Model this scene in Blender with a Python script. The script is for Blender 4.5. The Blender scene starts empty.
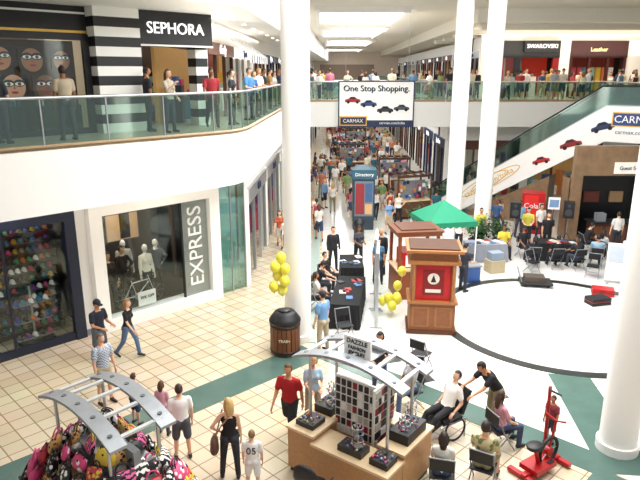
import bpy, bmesh, math, random
import numpy as np
from mathutils import Vector, Matrix
random.seed(7)
rad=math.radians
sc=bpy.context.scene
try:
    sc.view_settings.view_transform='Standard'
    sc.view_settings.look='None'
except Exception: pass

# ------------------------------------------------------------------ materials
def lin(h):
    h=h.lstrip('#')
    o=[]
    for i in (0,2,4):
        c=int(h[i:i+2],16)/255.0
        o.append(c/12.92 if c<=.04045 else ((c+.055)/1.055)**2.4)
    return (o[0],o[1],o[2],1.0)
_mc={}
def mat(h,rough=.6,metal=0.0,emit=0.0,var=.12,scale=6.0,name=None):
    key=(h,rough,metal,emit,var,name)
    if key in _mc: return _mc[key]
    m=bpy.data.materials.new(name or ('surf_'+h))
    m.use_nodes=True
    nt=m.node_tree; b=nt.nodes['Principled BSDF']
    c=lin(h)
    b.inputs['Roughness'].default_value=rough
    b.inputs['Metallic'].default_value=metal
    tc=nt.nodes.new('ShaderNodeTexCoord'); no=nt.nodes.new('ShaderNodeTexNoise')
    no.inputs['Scale'].default_value=scale; no.inputs['Detail'].default_value=3
    mx=nt.nodes.new('ShaderNodeMix'); mx.data_type='RGBA'
    nt.links.new(tc.outputs['Object'],no.inputs['Vector'])
    nt.links.new(no.outputs['Fac'],mx.inputs[0])
    mx.inputs[6].default_value=tuple(x*(1-var) for x in c[:3])+(1,)
    mx.inputs[7].default_value=tuple(min(1,x*(1+var*.6)) for x in c[:3])+(1,)
    nt.links.new(mx.outputs[2],b.inputs['Base Color'])
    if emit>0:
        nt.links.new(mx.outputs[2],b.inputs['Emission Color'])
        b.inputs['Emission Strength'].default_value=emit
    _mc[key]=m
    return m
def emis(h,s,name):
    m=bpy.data.materials.new(name); m.use_nodes=True; nt=m.node_tree
    nt.nodes.remove(nt.nodes['Principled BSDF'])
    e=nt.nodes.new('ShaderNodeEmission'); e.inputs[0].default_value=lin(h); e.inputs[1].default_value=s
    nt.links.new(e.outputs[0],nt.nodes['Material Output'].inputs[0]); return m
def glass(h='dfeee8',fac=.12,name='glass_clear'):
    m=bpy.data.materials.new(name); m.use_nodes=True; nt=m.node_tree
    nt.nodes.remove(nt.nodes['Principled BSDF'])
    t=nt.nodes.new('ShaderNodeBsdfTransparent'); t.inputs[0].default_value=lin(h)
    g=nt.nodes.new('ShaderNodeBsdfGlossy'); g.inputs['Roughness'].default_value=.05; g.inputs[0].default_value=(.9,1,.97,1)
    x=nt.nodes.new('ShaderNodeMixShader'); x.inputs[0].default_value=fac
    nt.links.new(t.outputs[0],x.inputs[1]); nt.links.new(g.outputs[0],x.inputs[2])
    nt.links.new(x.outputs[0],nt.nodes['Material Output'].inputs[0]); return m
def tile(c1,c2,mort,size,rot,rough,name,ms=.014):
    m=bpy.data.materials.new(name); m.use_nodes=True; nt=m.node_tree; b=nt.nodes['Principled BSDF']
    tc=nt.nodes.new('ShaderNodeTexCoord'); mp=nt.nodes.new('ShaderNodeMapping'); mp.inputs['Rotation'].default_value=(0,0,rad(rot))
    br=nt.nodes.new('ShaderNodeTexBrick'); br.offset=0; br.squash=1
    br.inputs['Color1'].default_value=lin(c1); br.inputs['Color2'].default_value=lin(c2); br.inputs['Mortar'].default_value=lin(mort)
    br.inputs['Scale'].default_value=1; br.inputs['Mortar Size'].default_value=ms; br.inputs['Brick Width'].default_value=size; br.inputs['Row Height'].default_value=size
    no=nt.nodes.new('ShaderNodeTexNoise'); no.inputs['Scale'].default_value=.8; no.inputs['Detail'].default_value=5
    mx=nt.nodes.new('ShaderNodeMix'); mx.data_type='RGBA'; mx.blend_type='MULTIPLY'; mx.inputs[0].default_value=.25
    nt.links.new(tc.outputs['Object'],mp.inputs[0]); nt.links.new(mp.outputs[0],br.inputs['Vector']); nt.links.new(tc.outputs['Object'],no.inputs['Vector'])
    nt.links.new(br.outputs['Color'],mx.inputs[6]); nt.links.new(no.outputs['Color'],mx.inputs[7]); nt.links.new(mx.outputs[2],b.inputs['Base Color'])
    b.inputs['Roughness'].default_value=rough
    return m
def patt(kind,c1,c2,scale,name):
    m=bpy.data.materials.new(name); m.use_nodes=True; nt=m.node_tree; b=nt.nodes['Principled BSDF']
    tc=nt.nodes.new('ShaderNodeTexCoord')
    rp=nt.nodes.new('ShaderNodeValToRGB'); rp.color_ramp.interpolation='CONSTANT'
    rp.color_ramp.elements[0].color=lin(c1); rp.color_ramp.elements[1].color=lin(c2); rp.color_ramp.elements[1].position=.5
    if kind=='zebra':
        t=nt.nodes.new('ShaderNodeTexWave'); t.inputs['Scale'].default_value=scale; t.inputs['Distortion'].default_value=5; t.inputs['Detail Scale'].default_value=2
        nt.links.new(tc.outputs['Object'],t.inputs['Vector']); nt.links.new(t.outputs['Fac'],rp.inputs[0])
    elif kind=='spots':
        t=nt.nodes.new('ShaderNodeTexVoronoi'); t.inputs['Scale'].default_value=scale
        nt.links.new(tc.outputs['Object'],t.inputs['Vector']); nt.links.new(t.outputs['Distance'],rp.inputs[0]); rp.color_ramp.elements[1].position=.38
    else:
        t=nt.nodes.new('ShaderNodeTexChecker'); t.inputs['Scale'].default_value=scale
        nt.links.new(tc.outputs['Object'],t.inputs['Vector']); nt.links.new(t.outputs['Fac'],rp.inputs[0])
    nt.links.new(rp.outputs[0],b.inputs['Base Color']); b.inputs['Roughness'].default_value=.5
    return m

WHITE=mat('f4f2ee',.5,var=.02,name='paint_white'); CREAM=mat('f0ebdf',.6,var=.03,name='paint_cream')
BLACK=mat('16161a',.5,name='black_paint'); DARK=mat('0d0e12',.35,name='dark_interior'); STEEL=mat('b9bcc0',.3,.8,name='steel')
GREY=mat('8f9499',.45,.3,name='grey_metal'); WOOD=mat('b98a5c',.45,var=.25,scale=14,name='light_wood'); WOODL=mat('d9bf98',.45,var=.12,name='pale_wood')
REDWOOD=mat('8c5530',.45,var=.35,scale=12,name='red_oak'); TRW=mat('a56c3c',.45,var=.25,scale=12,name='oak_trim'); RED=mat('b8161a',.4,name='red_paint'); NAVY=mat('1d2c52',.5,name='navy')
TEAL=mat('4f6a62',.22,var=.25,scale=2,name='teal_marble'); STONE=mat('8c7054',.4,var=.55,scale=2.5,name='brown_stone')
YEL=mat('e9e04a',.3,var=.05,name='balloon_yellow'); RUB=mat('101012',.6,name='black_rubber')
GLASS=glass('d4e6de',.10); GLT=glass('c0d8d2',.2,'glass_teal'); GLW=glass('f0f4f4',.04,'shop_window_glass')
CLOTHB=mat('121214',.9,name='black_cloth')

# ------------------------------------------------------------------ mesh builder
def link(o): sc.collection.objects.link(o); return o
_tc={}
def text_geo(s,size,ext):
    k=(s,size,ext)
    if k in _tc: return _tc[k]
    cu=bpy.data.curves.new('t','FONT'); cu.body=s; cu.size=size; cu.extrude=ext; cu.align_x='CENTER'; cu.align_y='CENTER'; cu.resolution_u=3
    o=link(bpy.data.objects.new('t',cu)); dg=bpy.context.evaluated_depsgraph_get(); me=bpy.data.meshes.new_from_object(o.evaluated_get(dg))
    r=([v.co.copy() for v in me.vertices],[list(p.vertices) for p in me.polygons])
    bpy.data.objects.remove(o); bpy.data.curves.remove(cu); bpy.data.meshes.remove(me)
    _tc[k]=r; return r
class MB:
    def __init__(s): s.v=[];s.f=[];s.m=[];s.sm=[];s.mats=[];s.M=None
    def mi(s,m):
        if isinstance(m,int): return m
        if m not in s.mats: s.mats.append(m)
        return s.mats.index(m)
    def add(s,vs,fs,m,smooth=False,M=None):
        b=len(s.v); k=s.mi(m)
        for v in vs:
            v=Vector(v)
            if M is not None: v=M@v
            if s.M is not None: v=s.M@v
            s.v.append(v)
        for f in fs: s.f.append([i+b for i in f]); s.m.append(k); s.sm.append(smooth)
    def box(s,c,sz,m,rz=0,M=None):
        x,y,z=[a/2 for a in sz]
        vs=[(-x,-y,-z),(x,-y,-z),(x,y,-z),(-x,y,-z),(-x,-y,z),(x,-y,z),(x,y,z),(-x,y,z)]
        T=Matrix.Translation(c)@Matrix.Rotation(rz,4,'Z')
        if M is not None: T=T@M
        s.add(vs,[(0,3,2,1),(4,5,6,7),(0,1,5,4),(1,2,6,5),(2,3,7,6),(3,0,4,7)],m,False,T)
    def b2(s,x0,x1,y0,y1,z0,z1,m): s.box(((x0+x1)/2,(y0+y1)/2,(z0+z1)/2),(abs(x1-x0),abs(y1-y0),abs(z1-z0)),m)
    def tube(s,pts,r,m,n=8,caps=True,smooth=True):
        pts=[Vector(p) for p in pts]; k=len(pts)
        rs=r if isinstance(r,(list,tuple)) else [r]*k
        vs=[];fs=[];up=None
        for i,p in enumerate(pts):
            t=(pts[min(i+1,k-1)]-pts[max(i-1,0)]).normalized()
            if up is None: up=Vector((0,0,1)) if abs(t.z)<.9 else Vector((1,0,0))
            a=up-t*up.dot(t)
            if a.length<1e-4: a=t.orthogonal()
            a.normalize(); up=a; b=t.cross(a)
            for j in range(n):
                an=2*math.pi*j/n; vs.append(p+(a*math.cos(an)+b*math.sin(an))*rs[i])
        for i in range(k-1):
            for j in range(n):
                q=(j+1)%n; fs.append((i*n+j,i*n+q,(i+1)*n+q,(i+1)*n+j))
        s.add(vs,fs,m,smooth)
        if caps: s.add(vs[:n],[tuple(range(n))[::-1]],m); s.add(vs[-n:],[tuple(range(n))],m)
    def cyl(s,p0,p1,r0,m,r1=None,n=16,smooth=True): s.tube([p0,p1],[r0,r0 if r1 is None else r1],m,n,True,smooth)
    def ell(s,c,r,m,n=12,k=8,M=None,filt=None,fn=None):
        vs=[];fs=[]
        for i in range(k+1):
            th=math.pi*i/k
            for j in range(n):
                ph=2*math.pi*j/n
                u=(math.sin(th)*math.cos(ph),math.sin(th)*math.sin(ph),math.cos(th))
                if fn: p=fn(*u)
                else: p=(u[0]*r[0],u[1]*r[1],u[2]*r[2])
                vs.append((p[0]+c[0],p[1]+c[1],p[2]+c[2]))
        for i in range(k):
            for j in range(n):
                q=(j+1)%n
                if filt:
                    th=math.pi*(i+.5)/k; ph=2*math.pi*(j+.5)/n
                    if not filt(math.sin(th)*math.cos(ph),math.sin(th)*math.sin(ph),math.cos(th)): continue
                fs.append((i*n+j,(i+1)*n+j,(i+1)*n+q,i*n+q))
        s.add(vs,fs,m,True,M)
    def prism(s,poly,z0,z1,m,mtop=None,mbot=None):
        n=len(poly); a=sum(poly[i][0]*poly[(i+1)%n][1]-poly[(i+1)%n][0]*poly[i][1] for i in range(n))
        if a<0: poly=poly[::-1]
        lo=[(p[0],p[1],z0) for p in poly]; hi=[(p[0],p[1],z1) for p in poly]
        s.add(lo+hi,[(i,(i+1)%n,n+(i+1)%n,n+i) for i in range(n)],m)
        s.add(hi,[tuple(range(n))],mtop or m); s.add(lo,[tuple(range(n))[::-1]],mbot or m)
    def xz(s,poly,y,th,m,M=None):
        n=len(poly); fr=[(p[0],y-th/2,p[1]) for p in poly]; bk=[(p[0],y+th/2,p[1]) for p in poly]
        s.add(fr+bk,[tuple(range(n)),tuple(range(2*n-1,n-1,-1))]+[(i,n+i,n+(i+1)%n,(i+1)%n) for i in range(n)],m,False,M)
    def loft(s,rings,m,n=20,M=None,smooth=True):
        vs=[];fs=[]
        for (cx,cy,z,rx,ry) in rings:
            for j in range(n):
                a=2*math.pi*j/n; vs.append((cx+rx*math.cos(a),cy+ry*math.sin(a),z))
        k=len(rings)
        for i in range(k-1):
            for j in range(n):
                q=(j+1)%n; fs.append((i*n+j,i*n+q,(i+1)*n+q,(i+1)*n+j))
        fs.append(tuple(range(n))[::-1]); fs.append(tuple(range((k-1)*n,k*n)))
        s.add(vs,fs,m,smooth,M)
    def text(s,t,size,p,m,rz=0,up=False,ext=.008):
        vs,fs=text_geo(t,size,ext)
        M=Matrix.Translation(p)@Matrix.Rotation(rz,4,'Z')@Matrix.Rotation(rad(90),4,'X')
        if up: M=M@Matrix.Rotation(rad(90),4,'Z')
        s.add(vs,fs,m,False,M)
    def mesh(s,name):
        me=bpy.data.meshes.new(name); me.from_pydata([tuple(v) for v in s.v],[],s.f)
        for m in s.mats: me.materials.append(m)
        me.polygons.foreach_set('material_index',s.m); me.polygons.foreach_set('use_smooth',s.sm); me.update(); return me
    def build(s,name,loc=(0,0,0),rz=0,bevel=0):
        o=link(bpy.data.objects.new(name,s.mesh(name))); o.location=loc; o.rotation_euler=(0,0,rad(rz))
        if bevel:
            b=o.modifiers.new('bevel','BEVEL'); b.width=bevel; b.segments=2; b.limit_method='ANGLE'; b.angle_limit=rad(50)
        return o
def put(name,me,loc,rz=0,s=1):
    o=link(bpy.data.objects.new(name,me)); o.location=loc; o.rotation_euler=(0,0,rad(rz)); o.scale=(s,s,s); return o

# ------------------------------------------------------------------ people
def P(lean,la,ra,ll,rl,head=(0,0)): return dict(lean=lean,arms=(la,ra),legs=(ll,rl),head=head)
POSES={
'stand':P(1,((5,9),(14,3)),((3,9),(10,2)),((3,4),(-1,3)),((-2,4),(-3,3))),
'walk':P(4,((-20,8),(-4,4)),((22,8),(42,2)),((24,2),(8,1)),((-14,2),(-36,1))),
'walk2':P(3,((18,8),(36,2)),((-18,8),(-5,3)),((-10,2),(-28,1)),((18,2),(5,1))),
'hold':P(2,((12,8),(85,-14)),((10,8),(80,-20)),((3,4),(-1,3)),((-2,4),(-3,3)),(15,0)),
'hip':P(0,((-10,38),(25,-48)),((5,9),(14,3)),((3,6),(-1,5)),((-2,4),(-3,3)),(0,25)),
'phone':P(1,((5,8),(60,-20)),((35,12),(140,-22)),((3,4),(-1,3)),((-2,4),(-3,3))),
'sit':P(-4,((25,8),(62,-12)),((22,8),(58,-12)),((86,7),(4,3)),((84,7),(-4,3)),(8,0)),
'sitf':P(18,((45,8),(70,-12)),((40,8),(68,-12)),((86,9),(4,3)),((84,9),(-8,3)),(15,0)),
'recline':P(-20,((-2,14),(50,0)),((-2,14),(50,0)),((76,8),(35,4)),((74,8),(28,4)),(-6,0)),
'bend':P(36,((44,4),(62,-4)),((46,4),(66,-4)),((12,6),(-6,3)),((4,6),(-12,3)),(10,0)),
'rail':P(20,((40,8),(88,-14)),((38,8),(86,-16)),((6,4),(-6,3)),((2,4),(-9,3))),
}
SL=[mat('c9997a',.6,name='slot_%d'%i) for i in range(8)]
_pc={}
def person_mesh(pose,sex,upper,lower,hair,hi):
    key=(pose,sex,upper,lower,hair,hi)
    if key in _pc: return _pc[key]
    pz=POSES[pose]; R=Matrix.Rotation(rad(pz['lean']),3,'X'); W=sex=='f'
    def T(z,x=0,y=0): return R@Vector((x,y,z))
    raw=MB(); raw.mats=SL[:]
    prims=[]
    def cap(a,b,r0,r1,slot):
        a=Vector(a);b=Vector(b); prims.append((a,b,r0,r1,slot))
        d=(b-a)
        if d.length>1e-5: raw.cyl(a,b,r0,0,r1,n=14)
        raw.ell(a,(r0,)*3,0,12,8); raw.ell(b,(r1,)*3,0,12,8)
    if W: rings=[(-.12,.12,.10),(-.05,.172,.128),(.03,.16,.12),(.13,.122,.098),(.22,.128,.10),(.32,.148,.115),(.41,.15,.098),(.46,.115,.08),(.50,.06,.055)]
    else: rings=[(-.12,.12,.10),(-.05,.165,.125),(.03,.165,.122),(.13,.158,.12),(.24,.165,.124),(.34,.185,.13),(.42,.182,.115),(.47,.135,.09),(.505,.065,.06)]
    RM=R.to_4x4()
    raw.loft([(0,0,z,w,d) for z,w,d in rings],0,20,RM)
    sw=.155 if W else .185
    cap(T(.45),T(.60),.05 if W else .058,.046 if W else .054,0)
    k=.88 if W else 1.0
    wr=[]
    for i,sd in enumerate((1,-1)):
        (p1,o1),(p2,o2)=pz['arms'][i]
        def dr(p,o): return Vector((sd*math.sin(rad(o)),-math.sin(rad(p))*math.cos(rad(o)),-math.cos(rad(p))*math.cos(rad(o))))
        S=T(.425,sd*sw); E=S+dr(p1,o1)*.29; Wr=E+dr(p2,o2)*.25
        cap(T(.445,sd*.05),S,.06*k,.058*k,0 if upper=='tank' else 1)
        cap(S,E,.052*k,.04*k,1 if upper=='long' else 0); cap(E,Wr,.042*k,.027*k,1 if upper=='long' else 0)
        if upper=='tee': cap(S,S.lerp(E,.6),.064*k,.066*k,1)
        if upper=='long': cap(S,E,.06*k,.05*k,1); cap(E,E.lerp(Wr,.92),.05*k,.038*k,1)
        wr.append((Wr,dr(p2,o2),sd))
        (p1,o1),(p2,o2)=pz['legs'][i]
        H=Vector((sd*.09,0,-.03)); K=H+dr(p1,o1)*.43; A=K+dr(p2,o2)*.41
        Cf=K.lerp(A,.3)+Vector((0,.012,0))
        ls=2 if lower=='jeans' else 0
        cap(H,K,.084,.055,2); cap(K,Cf,.052,.055,ls); cap(Cf,A,.055,.034,ls)
        if lower=='jeans': cap(H,K,.095,.068,2); cap(K,K.lerp(A,.95),.066,.055,2)
        if lower=='shorts': cap(H,H.lerp(K,.88),.1,.09,2)
        q=rad(max(-35,p2)) if p2<-12 else (rad(-min(14,max(0,p2-12))))
        FR=Matrix.Rotation(-q if p2<-12 else q,3,'X')
        cap(A+FR@Vector((0,.035,-.04)),A+FR@Vector((0,-.155,-.052)),.044,.034,3)
        cap(A,A+Vector((0,.01,-.03)),.038,.044,3)
        cap(Vector((sd*.075,.055,-.05)),Vector((sd*.075,.05,-.07)),.092,.09,2)
        if W: cap(T(.315,sd*.068,-.075),T(.30,sd*.066,-.08),.062,.062,1)
    me0=raw.mesh('b'); o=link(bpy.data.objects.new('b',me0))
    md=o.modifiers.new('r','REMESH'); md.mode='VOXEL'; md.voxel_size=.019 if hi else .028
    s2=o.modifiers.new('s','SMOOTH'); s2.factor=.5; s2.iterations=3 if hi else 1
    dg=bpy.context.evaluated_depsgraph_get(); me=bpy.data.meshes.new_from_object(o.evaluated_get(dg))
    nv=len(me.vertices); co=np.empty(nv*3); me.vertices.foreach_get('co',co); co=co.reshape(-1,3)
    polys=[list(p.vertices) for p in me.polygons]
    bpy.data.objects.remove(o); bpy.data.meshes.remove(me); bpy.data.meshes.remove(me0)
    fc=np.array([co[p].mean(axis=0) for p in polys])
    best=np.full(len(polys),9.0); slot=np.zeros(len(polys),int)
    for a,b,r0,r1,sl in prims:
        a=np.array(a);b=np.array(b);d=b-a;L=max(1e-9,(d*d).sum()); t=np.clip(((fc-a)@d)/L,0,1)
        dd=np.linalg.norm(fc-(a+t[:,None]*d),axis=1)-(r0+(r1-r0)*t)
        m=dd<best; best[m]=dd[m]; slot[m]=sl
    loc=fc@np.array(R)
    z=[r[0] for r in rings];w=[r[1] for r in rings];dp=[r[2] for r in rings]
    ww=np.interp(loc[:,2],z,w);d2=np.interp(loc[:,2],z,dp)
    q=(np.sqrt((loc[:,0]/ww)**2+(loc[:,1]/d2)**2)-1)*(ww+d2)/2
    oz=np.maximum(z[0]-loc[:,2],loc[:,2]-z[-1]); q=np.where(oz>0,np.hypot(np.maximum(q,0),oz),q)
    s_=np.where(loc[:,2]<-.02,2,1)
    if upper=='tank': s_=np.where((loc[:,2]>.41)&(np.abs(loc[:,0])<.075)|(loc[:,2]>.44),0,s_)
    s_=np.where(loc[:,2]>.478,0,s_); m=q<best; slot[m]=s_[m]
    out=MB(); out.mats=SL[:]
    out.v=[Vector(c) for c in co]; out.f=polys; out.m=[int(x) for x in slot]; out.sm=[True]*len(polys)
    for Wr,a,sd in wr:
        ref=Vector((0,-1,0)) if abs(a.y)<.7 else Vector((0,0,1))
        th=(ref-a*ref.dot(a)).normalized(); n=a.cross(th)
        inn=Vector((-sd,0,0)) if abs(a.y)<.7 else Vector((0,0,-1))
        if abs(a.y)>=.7: th=Vector((-sd,0,0)); th=(th-a*th.dot(a)).normalized(); n=a.cross(th)
        if n.dot(inn)<0: n=-n
        Mh=Matrix(((a.x,th.x,n.x,Wr.x),(a.y,th.y,n.y,Wr.y),(a.z,th.z,n.z,Wr.z),(0,0,0,1)))
        out.ell((.045,0,0),(.055,.04,.018),0,10,6,Mh)
        ns=5
        for i in range(4):
            y=.03-.02*i; L=(.07,.08,.075,.058)[i]
            pts=[Mh@Vector(q) for q in ((.075,y,0),(.09+L*.4,y*1.1,.006),(.09+L*.75,y*1.1,.024),(.088+L*.9,y*1.1,.045))]
            out.tube(pts,[.0095,.009,.008,.006],0,ns)
        pts=[Mh@Vector(q) for q in ((.02,.03,.004),(.05,.055,.012),(.082,.062,.024))]
        out.tube(pts,[.013,.011,.008],0,ns)
    hp,hy=pz['head']
    HM=Matrix.Translation(T(.665,0,-.012))@Matrix.Rotation(rad(hy),4,'Z')@Matrix.Rotation(rad(pz['lean']*.5+hp),4,'X')
    def hf(x,y,z):
        w=1-.26*max(0,-z)**1.4; yy=y*(.097 if y>0 else .092)
        if z<-.3 and y>0: yy*=1-.35*(-z-.3)
        if z<-.2 and y<0: yy-=.006*math.sin(min(1,(-z-.2)/.6)*math.pi)*(-y)
        return (x*.076*w,yy,z*.118)
    nn=(22,16) if hi else (14,10)
    out.ell((0,0,0),(1,1,1),0,nn[0],nn[1],HM,None,hf)
    out.ell((0,-.094,-.014),(.012,.016,.02),0,8,6,HM); out.ell((0,-.09,.008),(.008,.01,.022),0,8,6,HM)
    for sx in (1,-1):
        out.ell((sx*.075,.008,-.005),(.01,.02,.03),0,8,6,HM)
        out.ell((sx*.03,-.0835,.012),(.014,.008,.008),7,8,6,HM)
        out.ell((sx*.03,-.090,.012),(.006,.004,.006),5,8,6,HM)
        out.ell((sx*.03,-.088,.032),(.018,.006,.004),4,8,4,HM)
    out.ell((0,-.088,-.052),(.024,.007,.007),6,8,6,HM)
    if hair!='bald':
        def keep(x,y,z):
            if z<-.5: return False
            if y<-.3 and z<.5: return False
            if y<.1 and z<(-.1 if hair in('short','cap') else -.45): return False
            return True
        out.ell((0,.006,.012),(.084,.104,.119),4,22,16,HM,keep)
    if hair in('long','mid'):
        dz=.17 if hair=='long' else .1
        out.loft([(0,.075,-dz-.1,.045,.02),(0,.078,-dz,.078,.035),(0,.07,-.08,.09,.045),(0,.06,.02,.086,.05),(0,.05,.06,.05,.03)],4,14,HM)
        for sx in(1,-1): out.tube([HM@Vector(q) for q in((sx*.07,0,.05),(sx*.084,.01,-.03),(sx*.078,.01,-dz*.9))],[.02,.022,.012],4,8)
    if hair=='pony':
        out.tube([HM@Vector(q) for q in((0,.09,.05),(0,.135,.03),(0,.145,-.06),(0,.125,-.15))],[.02,.03,.028,.008],4,8)
    if hair=='cap':
        out.ell((0,.004,.03),(.09,.11,.105),5,20,12,HM,lambda x,y,z:z>-.02)
        out.ell((0,-.12,.035),(.07,.065,.008),5,14,6,HM)
    mz=min(v.z for v in out.v)
    for v in out.v: v.z-=mz
    r=out.mesh('figure_mesh'); _pc[key]=r; return r
SK=['d9a889','c68f6c','e3b798','8a5a3c','b57e5a']
def person(x,y,rz=0,z=0.0,h=1.75,pose='stand',sex='m',upper='tee',lower='jeans',hair='short',shirt='888888',pants='2c3a55',shoes='2a2622',hc='2b1d14',skin=None,hat='1b1b20',hi=True,name=None,pm=None):
    me=person_mesh(pose,sex,upper,lower,hair,hi)
    nm=name or ('child' if h<1.4 else ('man' if sex=='m' else 'woman'))
    o=put(nm,me,(x,y,z),rz,h/1.74)
    sk=skin or random.choice(SK)
    cols=[mat(sk,.55,var=.05),pm or mat(shirt,.85,var=.12),mat(pants,.85,var=.15),mat(shoes,.6),mat(hc,.6,var=.3,scale=30),mat(hat,.7) if hair=='cap' else mat('1a1210',.3),mat('9c4a44',.5),mat('e8e4de',.4)]
    for i,s in enumerate(o.material_slots): s.link='OBJECT'; s.material=cols[i]
    return o

# ------------------------------------------------------------------ camera
cam=bpy.data.cameras.new('camera'); co_=link(bpy.data.objects.new('camera',cam)); cam.sensor_width=36; cam.lens=33.75
co_.location=(0,0,7.4); co_.rotation_euler=(rad(90-15.64),0,0); sc.camera=co_; cam.clip_end=400

# ------------------------------------------------------------------ floor
FT=tile('e0d2b8','d0bfa2','98866b',.42,45,.2,'floor_tile_cream')
FW=tile('e6e5de','e0ded6','c6c3ba',.9,45,.13,'floor_tile_white',.008)
FU=tile('cfc6b6','c4baa8','a79d8c',.45,0,.3,'floor_tile_upper')
b=MB(); b.b2(-40,45,-2,120,-.3,0,FT); b.build('floor')
b=MB(); b.prism([(.1,15.0),(5.9,9.6),(30,9.6),(30,60),(.8,60),(.1,33)],0,.004,FW); b.build('floor_court')
_bz=[.006]
def band(p,q,w,m,name):
    _bz[0]+=.002; z=_bz[0]
    p=Vector(p);q=Vector(q);d=(q-p).normalized();n=Vector((-d.y,d.x))*w/2
    b=MB(); b.prism([tuple(p+n),tuple(q+n),tuple(q-n),tuple(p-n)],0,z,m); return b.build(name)
band((-11,4.9),(-.2,15.1),.95,TEAL,'floor_band')
band((.1,15.0),(5.7,9.9),.7,TEAL,'floor_band')
band((6.3,13.75),(5.9,9.8),1.0,TEAL,'floor_band')
band((9.2,14.6),(12.5,11.0),1.0,TEAL,'floor_band')
band((5.7,9.7),(2.5,6.5),.9,TEAL,'floor_band')
band((-.3,15.6),(.3,60),.35,mat('9fb0a8',.3,name='pale_teal'),'floor_band')
b=MB(); n=72; R0,R1=3.5,3.78; vs=[];fs=[]
for i in range(n):
    a=2*math.pi*i/n
    for r in(R0,R1):
        for z in(0,.022): vs.append((r*math.cos(a),r*math.sin(a),z))
for i in range(n):
    k=i*4;q=((i+1)%n)*4
    fs+= [(k+1,k+3,q+3,q+1),(k,k+1,q+1,q),(k+3,k+2,q+2,q+3)]
b.add(vs,fs,mat('242628',.3,var=.35,scale=3,name='dark_marble')); b.build('floor_ring',(7.4,17.3,0))
for (x,y) in((2.6,13.55),(4.2,12.75),(1.9,14.6)):
    b=MB(); b.box((0,0,.006),(.42,.42,.012),mat('3a3f3c',.3,name='dark_inlay'),rad(20)); b.build('floor_inlay',(x,y,0))

# ------------------------------------------------------------------ upper slabs
ZU=5.8; ZF=4.42
arc=[(-2.7,15.85),(-2.3,16.35),(-2.08,16.9),(-2.0,17.6)]
left=[(-14,4.55)]+arc+[(-1.3,34.3),(-1.13,38.5),(1.5,105),(-30,105),(-30,4.55)]
b=MB(); b.prism(left,ZF,ZU,WHITE,FU); b.build('floor_upper_left')
b=MB(); b.prism([(-1.3,34.3),(7.0,34.3),(7.2,38.5),(-1.13,38.5)],ZF,ZU,WHITE,FU); b.build('floor_bridge')
b=MB(); b.prism([(7.0,34.3),(15.6,34.3),(15.6,27.35),(14.8,26.3),(15.8,25.2),(42,25.2),(42,105),(9.6,105),(7.2,38.5)],ZF,ZU,WHITE,FU); b.build('floor_upper_right')
b=MB(); b.prism([(1.1,62),(8.3,62),(8.5,70),(1.2,70)],ZF,ZU,WHITE,FU); b.build('floor_bridge')
TRIM=mat('a58b6a',.5,name='wood_trim')
def railing(pts,name,z=ZU):
    b=MB(); pts=[Vector((p[0],p[1],z)) for p in pts]
    up=Vector((0,0,1))
    b.tube([p+up*1.08 for p in pts],.035,STEEL,8)
    b.tube([p+up*.06 for p in pts],.05,TRIM,4,smooth=False)
    for i in range(len(pts)-1):
        p,q=pts[i],pts[i+1]; L=(q-p).length; n=max(1,round(L/1.5)); d=(q-p).normalized(); w=Vector((-d.y,d.x,0))*.006
        for k in range(n):
            a=p.lerp(q,k/n)+d*.012; c=p.lerp(q,(k+1)/n)-d*.012
            b.add([a-w+up*.1,c-w+up*.1,c-w+up*1.06,a-w+up*1.06,a+w+up*.1,c+w+up*.1,c+w+up*1.06,a+w+up*1.06],[(0,1,2,3),(5,4,7,6),(0,3,7,4),(1,5,6,2)],GLASS)
            b.box(tuple(p.lerp(q,k/n)+up*.55),(.03,.03,1.06),STEEL,math.atan2(d.y,d.x))
    return b.build(name)
railing([(-14.1,4.65),(-2.78,15.93),(-2.38,16.4),(-2.16,16.95),(-2.08,17.6),(-1.38,34.4)],'balcony_railing')
railing([(-1.3,34.4),(7.0,34.4)],'balcony_railing')
railing([(7.05,34.4),(15.7,34.4),(15.7,27.5)],'balcony_railing')
railing([(14.9,26.35),(15.9,25.3),(40,25.3)],'balcony_railing')
railing([(-1.2,38.6),(1.0,105)],'balcony_railing'); railing([(7.3,38.6),(9.6,104)],'balcony_railing')
railing([(-1.1,38.4),(7.1,38.4)],'balcony_railing')

# ------------------------------------------------------------------ ceilings
SKY=emis('fbfcff',5.0,'skylight_glow')
b=MB()
ZC=10.6
sk=[(-1.5,9.5,6,26),(0.0,4.6,32.5,44),(.3,4.9,47,60),(.8,5.6,64,80),(1,6,84,100)]
ys=[-2]+[v for s in sk for v in(s[2],s[3])]+[120]
for i in range(0,len(ys)-1):
    y0,y1=ys[i],ys[i+1]
    if i%2==0: b.b2(-40,45,y0,y1,ZC,ZC+.3,CREAM)
    else:
        s=sk[i//2]; b.b2(-40,s[0],y0,y1,ZC,ZC+.3,CREAM); b.b2(s[1],45,y0,y1,ZC,ZC+.3,CREAM)
b.build('ceiling')
for i,s in enumerate(sk):
    b=MB(); b.b2(s[0]-.1,s[1]+.1,s[2]-.1,s[3]+.1,ZC+.32,ZC+.36,SKY)
    if i==0:
        for k in range(1,4): x=s[0]+(s[1]-s[0])*k/4; b.b2(x-.05,x+.05,s[2],s[3],ZC+.1,ZC+.3,WHITE)
    else:
        x=(s[0]+s[1])/2; b.b2(x-.04,x+.04,s[2],s[3],ZC+.2,ZC+.3,WHITE)
    b.b2(s[0]-.25,s[0],s[2]-.2,s[3]+.2,ZC-.15,ZC,WHITE); b.b2(s[1],s[1]+.25,s[2]-.2,s[3]+.2,ZC-.15,ZC,WHITE)
    b.b2(s[0],s[1],s[2]-.25,s[2],ZC-.3,ZC,WHITE)
    b.build('window_%d'%(i+1))
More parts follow.
